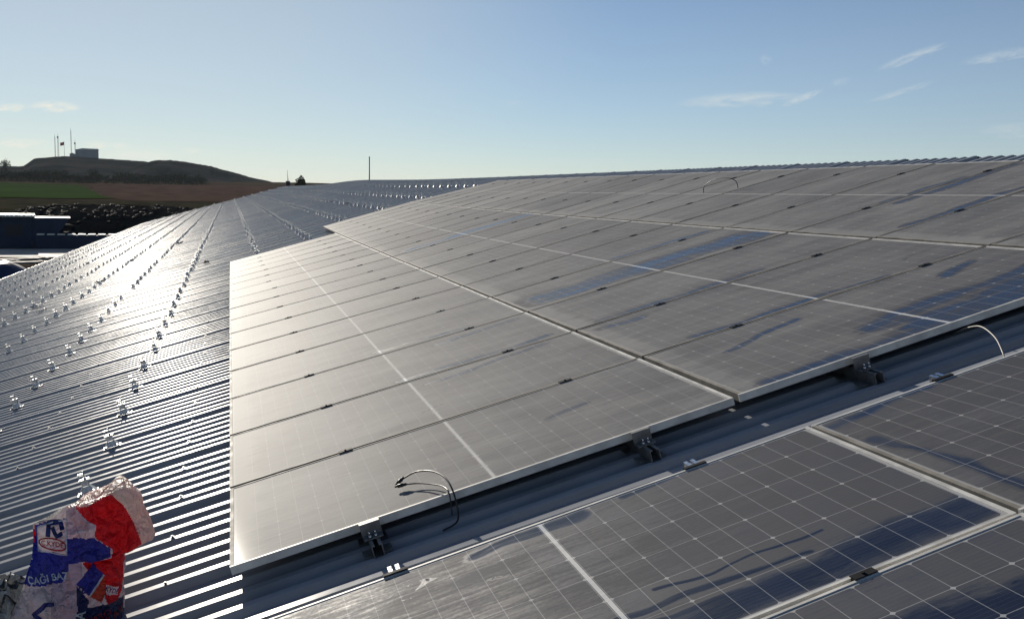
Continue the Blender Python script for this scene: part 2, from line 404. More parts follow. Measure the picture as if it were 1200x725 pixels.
PLOUGH = simple('red_brown_plough', (0.085, 0.055, 0.042), 0.95, 0, 0.3, 0.08, 0.0)
draped('brown_field', [az(-5.4, 440), az(4, 440), az(4, 880), az(-7.0, 880)], PLOUGH, 0.3)
SCRUB = simple('dry_scrub', (0.04, 0.036, 0.022), 0.95, 0, 0.5, 0.12, 0.0)
draped('dry_field', [az(-16, 290), az(4, 290), az(4, 425), az(-16, 455)], SCRUB, 0.3)
CONC = simple('yard_concrete', (0.42, 0.38, 0.32), 0.8, 0, 0.3, 0.4, 0.3)
draped('yard_slab', [(-40, 127), (-10, 125), (-10, 140.5), (-40, 139)], CONC, 0.12, 10, 4)

# ------------------------------------------------------------------ barn with the corrugated roof
barn = thing('barn', 'long barn under a low ribbed bare metal roof carrying the solar panels', 'barn', (7, 60, 0))
RP, RH = 0.157, 0.034
def rib_profile():
    """list of (v, height) along the roof"""
    out = []; v = V_NEAR; k = 0
    while v < V_FAR:
        wide = 0.055 if k % 7 == 0 else 0.0
        b0 = 0.058+wide
        hh = RH*(1.18 if k % 7 == 0 else 1.0)*(1+0.02*noise.noise((v*3, 0, 0)))
        out += [(v, 0.0), (v+b0, 0.0), (v+b0+0.02, hh), (v+b0+0.02+0.044, hh)]
        v += b0+0.02+0.044+0.02+0.014; k += 1
    return out
prof = rib_profile()
def roof_mesh(us, hmul=1.0):
    mb = MB(); n = len(prof)
    for (u, side) in us:
        for (v, h) in prof:
            wob = 0.006*noise.noise((u*0.25, v*0.12, 4.0))+0.0012*noise.noise((u*0.8, v*0.9, 9.0))
            wob += 0.16*math.exp(-((v-62)/16)**2)*sstep(4.0, 7, u)
            if side == 0: p = plane(u, v, ROFF+wob+h)
            else:
                q = plane(2*U_RIDGE-u, v, ROFF+wob+h); p = Vector((u, q.y, q.z))
            mb.v.append(p-barn.location)
    for i in range(len(us)-1):
        for j in range(n-1):
            k = i*n+j; mb.face((k, k+n, k+n+1, k+1), 0, None, False)
    return mb
us = [(U_EAVE+(U_RIDGE-U_EAVE)*i/12, 0) for i in range(13)]
roof = roof_mesh(us).build('roof', ROOF, barn)
us2 = [(U_RIDGE+0.02+18.3*i/8, 1) for i in range(9)]
roof_b = roof_mesh(us2).build('roof', ROOF, barn)
WALLM = simple('barn_wall_panel', (0.32, 0.33, 0.34), 0.6, 0.0, 0.15, 0.6)
mb = MB()
for (ua, ub) in ((U_EAVE+0.35, U_EAVE+0.45), (2*U_RIDGE-U_EAVE-0.45, 2*U_RIDGE-U_EAVE-0.35)):
    zt = [plane(U_EAVE+0.35, v, ROFF-0.12).z for v in (V_NEAR+.3, V_FAR-.3)]
    mb.hexa([Vector(p)-barn.location for p in [(ua, V_NEAR+.3, 0), (ub, V_NEAR+.3, 0), (ub, V_FAR-.3, 0), (ua, V_FAR-.3, 0),
             (ua, V_NEAR+.3, zt[0]), (ub, V_NEAR+.3, zt[0]), (ub, V_FAR-.3, zt[1]), (ua, V_FAR-.3, zt[1])]])
mb.build('wall', WALLM, barn)
for v in (V_NEAR+.35, V_FAR-.35):
    mb = MB(); n = 0
    prf = [(U_EAVE+.46, 0), (2*U_RIDGE-U_EAVE-.46, 0), (2*U_RIDGE-U_EAVE-.46, plane(U_EAVE+.46, v, ROFF-.1).z), (U_RIDGE, plane(U_RIDGE, v, ROFF-.1).z), (U_EAVE+.46, plane(U_EAVE+.46, v, ROFF-.1).z)]
    for dv in (-.06, .06):
        mb.v += [Vector((u, v+dv, z))-barn.location for u, z in prf]
    mb.face((0, 1, 2, 3, 4)); mb.face((9, 8, 7, 6, 5))
    for k in range(5): mb.face((k, (k+1) % 5, 5+(k+1) % 5, 5+k))
    mb.build('gable_wall', WALLM, barn)
# screws along the roof's fixing lines
scr = MB(); scr.tube([(0, 0, 0), (0, 0, 0.004)], 0.011, 10); scr.tube([(0, 0, 0.004), (0, 0, 0.011)], 0.006, 6)
scr_me = scr.mesh('roof_screw', FOOTM)
ribs = [prof[i][0]+0.03 for i in range(0, len(prof), 4)]
cnt = 0
ribtop = [(prof[i+2][0]+prof[i+3][0])/2 for i in range(0, len(prof), 4)]
for i in range(0, len(ribtop)):
    if cnt >= 96: break
    v = ribtop[i]
    if v < 4.3: continue
    if i % 4 == 0 and v < 15.5:
        o = bpy.data.objects.new('roof_screw', scr_me); C.objects.link(o); o.parent = barn
        mm = roof_frame(-0.28+0.01*rnd.uniform(-1, 1), v, ROFF+RH+.004); mm.translation -= barn.location; o.matrix_local = mm; cnt += 1
    if i % 4 == 1 and 6 < v < 13:
        o = bpy.data.objects.new('roof_screw', scr_me); C.objects.link(o); o.parent = barn
        mm = roof_frame(-1.48+0.01*rnd.uniform(-1, 1), v, ROFF+RH+.004); mm.translation -= barn.location; o.matrix_local = mm; cnt += 1
# eave gutter
mb = MB()
for k in range(1):
    pr = [(U_EAVE-.02, -.02), (U_EAVE-.16, -.02), (U_EAVE-.16, .06), (U_EAVE-.15, .06), (U_EAVE-.15, -.005), (U_EAVE-.03, -.005)]
    for v in (V_NEAR, V_FAR):
        z = plane(U_EAVE, v, ROFF).z-.09
        mb.v += [Vector((u, v, z+d))-barn.location for u, d in pr]
    for k in range(5): mb.face((k, k+1, 7+k, 6+k))
mb.build('gutter', GALV, barn)

# ------------------------------------------------------------------ solar panels
US = {'L1': (-0.0311, -1.5368, -0.00287, -0.000296), 'R1': (2.1708, -0.9077, -0.01249, 0.000218),
      'R2': (4.3728, -0.2791, -0.01419, 0.00033), 'R3': (6.577, 0.3405, -0.00833, -0.000057)}
def node(k, d):
    u, z, s, c = US[k]; return Vector((u, V0+d, Z0+z+s*d+c*d*d))
def frame_mesh(near=1, far=1, low=1):
    mb = MB(); x, y, h, ls, ll = PL/2, PW/2, 0.035, 0.017, 0.011
    # four bars: long sides run through, short sides butt between
    mb.box(-x, x, -y, -y+ll, -h, 0, near); mb.box(-x, x, y-ll, y, -h, 0, far)
    mb.box(-x, -x+ls, -y+ll, y-ll, -h, 0, low); mb.box(x-ls, x, -y+ll, y-ll, -h, 0)
    # back flange
    mb.box(-x+.002, x-.002, -y+ll, -y+.03, -h+.001, -h+.003); mb.box(-x+.002, x-.002, y-.03, y-ll, -h+.001, -h+.003)
    return mb.mesh('frame', [ALU_LIP, DUSTY_LIP])
def glass_mesh(m):
    mb = MB(); x, y = GL/2, GW/2
    mb.quad((-x, -y, -.0025), (x, -y, -.0025), (x, y, -.0025), (-x, y, -.0025), 0, [(0, 0), (GL, 0), (GL, GW), (0, GW)])
    n = len(mb.v)
    mb.quad((-x, y, -.0085), (x, y, -.0085), (x, -y, -.0085), (-x, -y, -.0085), 1)
    return mb.mesh('glass', [m, BACK])
BACK = simple('white_backsheet', (0.6, 0.6, 0.58), 0.7)
FRAME = frame_mesh(); FRAME_FRONT = frame_mesh(0, 1, 1); FRAME_CLEAN = frame_mesh(0, 0, 1)
glass_mesh_cache = {}
def gmesh(key, **kw):
    if key not in glass_mesh_cache: glass_mesh_cache[key] = glass_mesh(glass(key, **kw))
    return glass_mesh_cache[key]
GM = {
 'dusty': dict(dust=0.85, scuff=0.5), 'dusty_b': dict(dust=0.95, scuff=0.3), 'grey': dict(dust=0.72, scuff=0.8),
 'near': dict(dust=0.62, scuff=0.9, patches=[(0.05, 0.02, 1.0, 0.05, 0.05), (1.5, 0.05, 2.2, 0.25, 0.10)]),
}
def gm(key):
    return gmesh(key, **GM[key])
def panel(rowl, rowr, i, key, label, group, k0=None):
    d0, d1 = i*PITCH, (i+1)*PITCH
    a, b_, c_, d_ = node(rowl, d0), node(rowr, d0), node(rowr, d1), node(rowl, d1)
    ctr = (a+b_+c_+d_)/4
    ex = ((b_+c_)-(a+d_)).normalized(); ey = ((d_+c_)-(a+b_)); ey = (ey-ex*ey.dot(ex)).normalized(); ez = ex.cross(ey)
    tw = 0.0014
    ez = (ez+ex*rnd.uniform(-tw, tw)*1.2+ey*rnd.uniform(-tw, tw)).normalized(); ey = ez.cross(ex).normalized(); ex = ey.cross(ez)
    t = thing('photovoltaic_module', label, 'solar panel', group=group)
    m = Matrix((ex, ey, ez)).transposed().to_4x4(); m.translation = ctr; t.matrix_world = m
    f = bpy.data.objects.new('frame', FRAME_CLEAN if i < 0 else (FRAME_FRONT if i == 0 else FRAME)); C.objects.link(f); f.parent = t
    gl = bpy.data.objects.new('glass', gm(key)); C.objects.link(gl); gl.parent = t
    return t
ROWN = ['lowest', 'middle', 'upper']
look = {}
PATCH = {
 (0, 0): ('near0', dict(dust=0.8, scuff=0.35, patches=[(1.55, .55, 1.75, .62, .03)])),
 (0, 1): ('r0_1', dict(dust=0.85, scuff=0.7, patches=[(1.2, .95, 2.0, 1.0, .04)])),
 (0, 2): ('r0_2', dict(dust=0.8, scuff=0.8, patches=[(1.1, .05, 2.1, .12, .05), (1.5, .85, 2.1, .95, .05)])),
 (0, 3): ('r0_3', dict(dust=0.85, scuff=0.6, patches=[(1.1, .12, 1.8, .08, .05)])),
 (1, 0): ('r1_0', dict(dust=0.6, scuff=0.9, patches=[(0.15, .03, 2.2, .09, .06), (1.1, .12, 2.22, .24, .25), (.9, .34, 2.2, .5, .09), (.3, .72, .8, .9, .04), (1.7, .8, 1.95, .9, .06)])),
 (1, 1): ('r1_1', dict(dust=0.7, scuff=0.6, patches=[(0.35, .06, 1.6, .05, .05), (.1, .98, .35, .95, .06)])),
 (1, 2): ('r1_2', dict(dust=0.8, scuff=0.7, patches=[(0.2, .05, 1.4, .06, .06)])),
 (1, 3): ('r1_3', dict(dust=0.75, scuff=0.9, patches=[(0.05, .42, 2.15, .40, .24), (.15, .2, 1.4, .18, .11), (1.2, .2, 2.2, .25, .13)])),
 (1, 9): ('r1_9', dict(dust=0.75, scuff=0.6, patches=[(0.3, .3, 2.2, .5, .22), (1.0, .5, 2.2, .6, .2)])),
 (1, 4): ('r1_4', dict(dust=0.8, scuff=0.8, patches=[(1.2, .08, 2.1, .1, .05)])),
 (2, 1): ('r2_1', dict(dust=0.75, scuff=0.5, patches=[(0.9, .35, 2.1, .3, .12)])),
 (2, 2): ('r2_2', dict(dust=0.8, scuff=0.4, patches=[(0.3, .06, 2.2, .12, .07), (.9, .95, 2.1, 1.05, .07)])),
 (2, 3): ('r2_3', dict(dust=0.8, scuff=0.4, patches=[(0.9, .04, 1.7, .06, .04)])),
}
LOOKTXT = {(1, 3): 'with a wide blue wiped streak', (1, 9): 'with a pale blue wiped streak', (1, 0): 'wiped dark blue along its edge',
           (0, 0): 'glaring at its lower corner'}
for r, (L, R, n) in enumerate((('L1', 'R1', 16), ('R1', 'R2', 19), ('R2', 'R3', 19))):
    for i in range(n):
        if (r, i) in PATCH:
            key, kw = PATCH[(r, i)]; GM[key] = kw
        else: key = ('dusty', 'dusty_b', 'grey')[rnd.choice((0, 0, 1, 2))]
        lt = LOOKTXT.get((r, i), 'under dry dust')
        lab = f'solar panel {lt}, {ORD[i]} from the walkway in the {ROWN[r]} row'
        panel(L, R, i, key, lab, 'solar panels of the big array on the roof')
# foreground panels on this side of the walkway
GM['f_left'] = dict(dust=0.37, scuff=0.9, patches=[(0.85, 1.03, 1.25, 1.08, .05), (1.45, 1.06, 1.9, 1.09, .03), (1.3, .06, 2.2, .14, .08), (1.0, .2, 1.6, .08, .035), (1.1, .28, 1.7, .2, .02), (1.25, .33, 1.8, .3, .012)])
GM['f_right'] = dict(dust=0.37, scuff=0.9, patches=[(0.0, 1.05, .5, 1.1, .05), (.05, .8, .12, .1, .03)])
GM['f_low'] = dict(dust=0.33, scuff=1.0, patches=[(1.0, .9, 2.0, .75, .12), (1.2, .5, 2.2, .6, .15)])
GAPD = 0.60
FSHIFT = {}
def fpanel(rowl, rowr, k, key, label):
    i = -(GAPD/PITCH)-k-1
    t = panel(rowl, rowr, i, key, label, 'solar panels in the foreground')
    if rowl == 'R1': t.matrix_world = Matrix.Translation(-EU*0.018) @ t.matrix_world
    return t
fpanel('L1', 'R1', 0, 'f_left', 'dark solar panel across the walkway with a smeared lower edge, whole cell grid visible')
fpanel('R1', 'R2', 0, 'f_right', 'dark solar panel at the right edge, beyond the double white frames')
fpanel('L1', 'R1', 1, 'f_low', 'dark smudged solar panel cut off by the bottom edge of the photo')
GM['f_corner'] = dict(dust=0.37, scuff=0.9)
fpanel('R1', 'R2', 1, 'f_corner', 'dark solar panel in the bottom right corner of the photo')

# ------------------------------------------------------------------ clamps on the seams
def clamp_parts():
    mb = MB(); mb.box(-.036, .036, -.015, .015, .0005, .0035); mb.box(-.036, .036, -.007, .007, -.03, .0006)
    bl = MB(); bl.tube([(0, 0, .0045), (0, 0, .008)], .0055, 6)
    return mb.mesh('plate', CLAMP), bl.mesh('bolt', CLAMP)
CP, CB = clamp_parts()
def mid_clamp(u, rowl, rowr, i, label, group='panel clamps on the seams', near=True):
    d = i*PITCH
    a, b_ = node(rowl, d), node(rowr, d); t_ = (u-a.x)/(b_.x-a.x); p = a*(1-t_)+b_*t_
    t = thing('panel_clamp', label, 'clamp', group=group)
    m = Matrix((EU, EV, EN)).transposed().to_4x4(); m.translation = p+Vector((0, 0, .002)); t.matrix_world = m
    for nm, me in (('plate', CP), ('bolt', CB)) if near else (('plate', CP),):
        o = bpy.data.objects.new(nm, me); C.objects.link(o); o.parent = t
    return t
for r, (L, R, n, cu) in enumerate((('L1', 'R1', 16, (.55, 1.72)), ('R1', 'R2', 19, (2.76, 3.93)), ('R2', 'R3', 19, (5.05, 6.2)))):
    for i in range(1, n):
        for w, u in zip(('lower', 'upper'), cu):
            mid_clamp(u+rnd.uniform(-.02, .02), L, R, i, f'black clamp, {w} one on the seam after the {ORD[i-1]} panel of the {ROWN[r]} row', near=i < 7)
fi = -(GAPD/PITCH)-1
for u, txt in ((1.66, 'bluish clamp bridging the double white frame seam at the bottom right'),):
    t = mid_clamp(u, 'L1', 'R1', fi, txt, None)
    for ch in t.children: pass

# front feet in the walkway: short rail ends with Z clamps
def foot_parts(width=0.045):
    parts = {}
    mb = MB()                                    # rail: two webs, base and lips
    L0, L1 = -.16, .30
    mb.box(-width/2, width/2, L0, L1, .0, .004)
    mb.box(-width/2, -width/2+.004, L0, L1, .004, .055); mb.box(width/2-.004, width/2, L0, L1, .004, .055)
    mb.box(-width/2+.004, -width/2+.014, L0, L1, .051, .055); mb.box(width/2-.014, width/2-.004, L0, L1, .051, .055)
    parts['rail'] = mb.mesh('rail', FOOTM)
    mb = MB(); mb.box(-.042, .042, -.04, -.036, .055, .1125); mb.box(-.042, .042, -.036, -.020, .1085, .1125); mb.box(-.04, .04, -.085, -.04, .0555, .0605)
    parts['clamp'] = mb.mesh('clamp', FOOTM)
    mb = MB(); mb.tube([(0, 0, 0), (0, 0, .012)], .009, 6); mb.tube([(0, 0, .012), (0, 0, .03)], .0045, 8)
    parts['bolt'] = mb.mesh('bolt', STEEL)
    mb = MB(); mb.box(-.06, -width/2-.001, -.12, .2, -.002, .003); mb.box(width/2+.001, .06, -.12, .2, -.002, .003)
    parts['flange'] = mb.mesh('flange', FOOTM)
    return parts
FP = foot_parts()
def foot(u, v, rowl, rowr, label):
    t = thing('rail_bracket', label, 'bracket', group='mounting feet along the front edge of the big array')
    m = roof_frame(u, v, ROFF+RH-.002); t.matrix_world = m
    for nm in ('rail', 'clamp', 'flange'):
        o = bpy.data.objects.new(nm, FP[nm]); C.objects.link(o); o.parent = t
    for x in (-.012, .012):
        o = bpy.data.objects.new('bolt', FP['bolt']); C.objects.link(o); o.parent = t; o.location = (x, -.075, .0605); o.scale = (.8, .8, .9)
    return t
for u, k, txt in ((.56, 'L1', 'mounting foot with two shiny bolts under the black cable, nearest the bag'), (1.73, 'L1', 'mounting foot below the corner where the lowest and middle rows meet'),
                  (2.79, 'R1', 'mounting foot sticking out near the pale cable at the right'), (3.95, 'R1', 'mounting foot at the far right under the middle row')):
    foot(u, 4.155, k, None, txt)
# end clamps at the far edge of the foreground panels
ecp = MB(); ecp.box(-.045, .045, -.012, .004, .0005, .0045); ecp.box(-.045, .045, .004, .008, -.05, .0045)
ECP = ecp.mesh('plate', CLAMP)
ebr = MB(); ebr.box(-.02, -.005, .008, .06, -.03, .004); ebr.box(.007, .022, .008, .06, -.03, .004)
EBR = ebr.mesh('bolt_tab', STEEL)
for u, txt in ((.55, 'end clamp with two bright tabs on the foreground frame, left of the middle line'), (1.69, 'end clamp with two bright tabs on the foreground frame, near the panel corner'),
               (2.76, 'end clamp with pale tabs on the foreground frame at the right')):
    d = -GAPD
    a, b_ = node('L1' if u < 2.1 else 'R1', d), node('R1' if u < 2.1 else 'R2', d); t_ = (u-a.x)/(b_.x-a.x); p = a*(1-t_)+b_*t_
    t = thing('end_clamp', txt, 'clamp', group='end clamps on the foreground panels')
    m = Matrix((EU, EV, EN)).transposed().to_4x4(); m.translation = p+EN*.001-EV*.004; t.matrix_world = m
    for nm, me in (('plate', ECP), ('bolt_tab', EBR)):
        o = bpy.data.objects.new(nm, me); C.objects.link(o); o.parent = t

# ------------------------------------------------------------------ galvanised brackets waiting for panels
def bracket_parts():
    base = MB(); base.box(-.068, .068, -.05, .05, .0, .0025)
    body = MB()                                # folded hat: flared sides, upright neck, top plate
    for sg in (-1, 1):
        a, b2, c2_ = .060*sg, .023*sg, .003*sg
        p = [(a, -.042, .0026), (a-c2_, -.042, .0026), (a-c2_, .042, .0026), (a, .042, .0026), (b2, -.030, .042), (b2-c2_, -.030, .042), (b2-c2_, .030, .042), (b2, .030, .042)]
        if sg > 0: p = [p[k] for k in (1, 0, 3, 2, 5, 4, 7, 6)]
        body.hexa(p)
        body.box(min(b2, b2-c2_), max(b2, b2-c2_), -.028, .028, .0422, .0752)
    body.hexa([(-.045, -.040, .003), (.045, -.040, .003), (.045, -.037, .003), (-.045, -.037, .003), (-.019, -.029, .0415), (.019, -.029, .0415), (.019, -.026, .0415), (-.019, -.026, .0415)])
    body.box(-.0195, .0195, -.028, -.0255, .0422, .0752)
    body.box(-.034, .034, -.030, .030, .0755, .079)
    fin = MB(); fin.box(-.030, -.0275, -.020, .020, .06, .112); fin.box(-.0275, .004, -.020, .020, .109, .112)
    bolt = MB(); bolt.tube([(0.008, 0, .079), (0.008, 0, .088)], .009, 6); bolt.tube([(0.008, 0, .088), (0.008, 0, .125)], .004, 6)
    return base, body, fin, bolt
bparts = bracket_parts()
BM = [p.mesh(nm, GALV) for nm, p in zip(('base_plate', 'body', 'fin', 'bolt'), bparts)]
allb = MB()
for p in bparts:
    n = len(allb.v); allb.v += p.v
    for f in p.f: allb.face([k+n for k in f])
BM_ALL = allb.mesh('mounting_bracket', GALV)
LINES = [(-.85, 4.9, 'the bracket line closest to the array'), (-2.05, 8.7, 'the second bracket line left of the array'), (-3.27, 9, 'the third bracket line left of the array'), (-4.5, 14, 'the fourth bracket line left of the array'),
         (-5.77, 19, 'the fifth bracket line left of the array'), (-7.25, 22, 'the sixth bracket line left of the array'), (-8.5, 30, 'the seventh bracket line left of the array'), (-9.75, 36, 'the bracket line next to the eave'),
         (.56, 23.7, 'the bracket line running into the lowest row'), (1.73, 23.7, 'the second bracket line behind the lowest row'), (2.85, 26.9, 'the first bracket line behind the middle row'),
         (4.0, 26.9, 'the second bracket line behind the middle row'), (5.1, 27.1, 'the first bracket line behind the upper row'), (6.28, 27.1, 'the bracket line just below the ridge')]
spots = []
for li, (u, v0, txt) in enumerate(LINES):
    v = v0; k = 0
    step = 1.15 if u > 0 else 1.16
    if li == 0: v = 5.42
    while v < V_FAR-1:
        if rnd.random() > 0.03:
            rt = min(ribtop, key=lambda q: abs(q-v)) if v < 60 else v
            spots.append((sqrt(u*u+v*v), u+rnd.uniform(-.025, .025), rt, li, k, rnd.uniform(-.12, .12)))
        v += step; k += 1
spots.sort(key=lambda q: q[0])
rest = MB(); cntl = {}
for j, (dist, u, v, li, k, rz) in enumerate(spots):
    m = roof_frame(u, v, ROFF+RH+.001) @ Matrix.Rotation(rz, 4, 'Z') @ Matrix.Diagonal((.88, .88, 1.1, 1) if dist < 22 else (1.08, 1.08, 1.3, 1))
    if rnd.random() < .02 and dist > 10: m = m @ Matrix.Rotation(rnd.choice((-1, 1))*1.35, 4, 'X')
    if j < 296:
        c = cntl.get(li, 0); cntl[li] = c+1
        txt = LINES[li][2]
        lab = f'{ORD[c]} galvanised bracket from the near end of {txt}' if c < 12 else f'small far galvanised bracket in {txt}'
        if dist < 24:
            t = thing('mounting_bracket', lab, 'bracket', group='brackets in '+txt[4:]); t.matrix_world = m
            for nm, me in zip(('base_plate', 'body', 'fin', 'bolt'), BM):
                o = bpy.data.objects.new(nm, me); C.objects.link(o); o.parent = t
        else:
            o = bpy.data.objects.new('mounting_bracket', BM_ALL); C.objects.link(o); o.matrix_world = m
            tag(o, lab, 'bracket', 'brackets in '+txt[4:])
    else:
        n = len(rest.v); rest.v += [m @ q for q in allb.v]
        for f in allb.f: rest.face([q+n for q in f])
tag(rest.build('mounting_bracket', GALV), 'rows of tiny far galvanised brackets on the distant end of the roof', 'bracket', kind='stuff')

# ------------------------------------------------------------------ cables
def spline(pts, n=10):
    P = [Vector(p) for p in pts]; out = []
    for i in range(len(P)-1):
        p0, p1, p2, p3 = P[max(i-1, 0)], P[i], P[i+1], P[min(i+2, len(P)-1)]
        for k in range(n):
            t = k/n
            out.append(0.5*((2*p1)+(p2-p0)*t+(2*p0-5*p1+4*p2-p3)*t*t+(3*p1-p0-3*p2+p3)*t**3))
    out.append(P[-1]); return out
def on(u, v, h): return plane(u, v, 0)+EN*(h+.004)
t = thing('solar_cable', 'black cable loop with two plug connectors lying on the front panel edge', 'cable', on(.8, 4.3, 0))
o0 = Vector(t.location)
mb = MB()
mb.tube([p-o0 for p in spline([on(.80, 4.10, -.13), on(.86, 4.05, -.09), on(.875, 4.06, 0.0), on(.875, 4.17, .05), on(.845, 4.30, .06), on(.79, 4.42, .045), on(.735, 4.45, .026), on(.722, 4.445, .018)], 12)], .0037, 8)
mb.tube([p-o0 for p in spline([on(.722, 4.405, .012), on(.78, 4.37, .008), on(.83, 4.30, .006), on(.86, 4.22, .008), on(.865, 4.13, .002), on(.85, 4.10, -.08)], 10)], .003, 8)
mb.build('cable', BLACK, t)
for a, b_ in (((.735, 4.452, .03), (.69, 4.432, .012)), ((.735, 4.40, .012), (.685, 4.42, .011))):
    mb = MB(); pa, pb = on(*a)-o0, on(*b_)-o0
    mb.tube([pa, pa.lerp(pb, .1), pa.lerp(pb, .3), pa.lerp(pb, .32), pa.lerp(pb, .75), pa.lerp(pb, .76), pa.lerp(pb, 1)], [.004, .0065, .0065, .0085, .0085, .005, .0045], 8)
    mb.build('connector', BLACK, t)
t = thing('solar_cable', 'thin dark cable arching above the upper row of panels', 'cable', on(5.6, 11.0, 0)); o0 = Vector(t.location)
mb = MB(); mb.tube([p-o0 for p in spline([on(5.50, 11.62, -.02), on(5.52, 11.60, .06), on(5.57, 11.4, .125), on(5.62, 11.15, .125), on(5.64, 11.02, .08), on(5.64, 11.0, .0)], 10)], .0045, 8)
mb.build('cable', BLACK, t)
t = thing('solar_cable', 'pale cable bowed between the array and the foreground panel at the right', 'cable', on(3.2, 3.8, -.1)); o0 = Vector(t.location)
mb = MB(); mb.tube([p-o0 for p in spline([on(3.30, 4.2, -.07), on(3.30, 4.10, -.03), on(3.275, 3.97, .0), on(3.20, 3.79, .0), on(3.12, 3.65, -.02), on(3.09, 3.60, -.06)], 10)], .0034, 8)
mb.build('cable', WCAB, t)

# ------------------------------------------------------------------ printed bag
exec_bag = True
def plastic(name, col, trans=0.35, rough=0.3):
    m, nt, b, g = mat(name)
    p = nt.nodes.new('ShaderNodeTexCoord').outputs['Object']
    n = g.noise(p, 14, 5, 0.6); n2 = g.noise(p, 60, 3, 0.6)
    c = g.mix(g.rng(n, .35, .7), col, tuple(x*0.88+0.01 for x in col))
    nt.links.new(c, b.inputs['Base Color']); g.put(b.inputs['Roughness'], g.rng(n2, .3, .7, rough-.08, rough+.1))
    vo = N(nt, 'ShaderNodeTexVoronoi', feature='DISTANCE_TO_EDGE'); vo.inputs['Scale'].default_value = 11
    wv = g.vm('ADD', p, g.vm('MULTIPLY', g.noise(p, 9, 4, .6, out=1), (0.12, 0.12, 0.12))); nt.links.new(wv, vo.inputs['Vector'])
    hgt = g.m('ADD', g.m('MULTIPLY', g.rng(vo.outputs[0], 0.0, .25), 1.0), g.m('MULTIPLY', n, 1.2))
    bn = N(nt, 'ShaderNodeBump'); bn.inputs['Strength'].default_value = 0.8; bn.inputs['Distance'].default_value = 0.035
    nt.links.new(hgt, bn.inputs['Height']); nt.links.new(bn.outputs[0], b.inputs['Normal'])
    tr = N(nt, 'ShaderNodeBsdfTranslucent'); nt.links.new(c, tr.inputs['Color']); nt.links.new(bn.outputs[0], tr.inputs['Normal'])
    mx = N(nt, 'ShaderNodeMixShader'); mx.inputs[0].default_value = trans
    nt.links.new(b.outputs[0], mx.inputs[1]); nt.links.new(tr.outputs[0], mx.inputs[2])
    nt.links.new(mx.outputs[0], nt.nodes['Material Output'].inputs[0])
    return m
BW = plastic('bag_white', (0.82, 0.80, 0.78), .6); BWT = plastic('bag_clear_white', (0.82, 0.78, 0.70), .7)
BR = plastic('bag_red', (0.70, 0.02, 0.028), .65); BB = plastic('bag_blue', (0.035, 0.05, 0.36), .55); BN = plastic('bag_navy', (0.015, 0.02, 0.085), .2)
BP = plastic('bag_mauve_white', (0.55, 0.50, 0.56), .55); BO = plastic('bag_orange', (0.55, 0.06, 0.02), .4)
BAGMATS = [BW, BWT, BR, BB, BN, BP, BO]
def inside(p, poly):
    x, y = p; c = False; n = len(poly); j = n-1
    for i in range(n):
        xi, yi = poly[i]; xj, yj = poly[j]
        if (yi > y) != (yj > y) and x < (xj-xi)*(y-yi)/(yj-yi)+xi: c = not c
        j = i
    return c
BX, BY, BS = 367.0, 790.0, 1130.0
def bp(*pts): return [((x-BX)/BS, (BY-y)/BS) for x, y in pts]
OUT = bp((170, 250), (230, 225), (300, 185), (335, 178), (380, 150), (440, 130), (497, 104), (520, 85), (546, 74), (585, 105), (622, 138), (636, 170), (640, 205), (662, 250), (678, 300), (692, 350), (680, 375), (640, 388), (600, 398), (562, 410), (556, 440), (560, 480), (548, 545), (556, 600), (552, 690), (545, 790), (60, 790), (80, 640), (100, 595), (130, 520), (150, 450), (165, 400), (172, 320))
REG = [ # painted in this order; the last match wins
 (5, bp((250, 400), (370, 400), (380, 700), (240, 760))),
 (3, bp((176, 255), (312, 225), (318, 430), (292, 482), (130, 515), (165, 400))),
 (3, bp((308, 300), (420, 283), (490, 338), (490, 370), (380, 398), (312, 405))),
 (2, bp((345, 180), (497, 116), (545, 160), (592, 250), (630, 365), (488, 392), (500, 345), (425, 283), (432, 240))),
 (5, bp((308, 190), (345, 182), (432, 240), (330, 283), (308, 288))),
 (2, bp((372, 402), (470, 388), (552, 410), (548, 500), (545, 560), (512, 612), (482, 622), (465, 560), (440, 480))),
 (3, bp((415, 408), (462, 460), (400, 542), (348, 485))),
 (6, bp((462, 458), (400, 542), (452, 578), (472, 540))),
 (4, bp((348, 490), (398, 560), (385, 690), (372, 790), (320, 790), (352, 600))),
 (4, bp((390, 590), (548, 600), (548, 790), (380, 790))),
 (2, bp((176, 255), (182, 254), (178, 330), (172, 340))),
 (1, bp((500, 108), (546, 74), (636, 165), (692, 350), (640, 388), (630, 370), (592, 250), (545, 160), (498, 117))),
 (1, bp((300, 185), (440, 130), (497, 104), (500, 116), (345, 180), (312, 195))),
 (1, bp((470, 388), (640, 372), (640, 400), (556, 412))),
 (0, bp((190, 258), (308, 228), (310, 362), (192, 366))),
 (0, bp((472, 515), (524, 545), (520, 578), (470, 556))),
]
def edge_dist(p):
    best = 9
    for (x1, y1), (x2, y2) in zip(OUT, OUT[1:]+OUT[:1]):
        dx, dy = x2-x1, y2-y1; L2 = dx*dx+dy*dy
        t = max(0, min(1, ((p[0]-x1)*dx+(p[1]-y1)*dy)/L2)); best = min(best, sqrt((p[0]-x1-t*dx)**2+(p[1]-y1-t*dy)**2))
    return best
def tri(x): return abs((x % 1.0)*2-1)
def snap_edge(x, y, st):
    best = (9, x, y)
    for (x1, y1), (x2, y2) in zip(OUT, OUT[1:]+OUT[:1]):
        dx, dy = x2-x1, y2-y1; L2 = dx*dx+dy*dy
        t = max(0, min(1, ((x-x1)*dx+(y-y1)*dy)/L2)); qx, qy = x1+t*dx, y1+t*dy
        d = sqrt((x-qx)**2+(y-qy)**2)
        if d < best[0]: best = (d, qx, qy)
    return (best[1], best[2]) if best[0] < st*1.1 else (x, y)
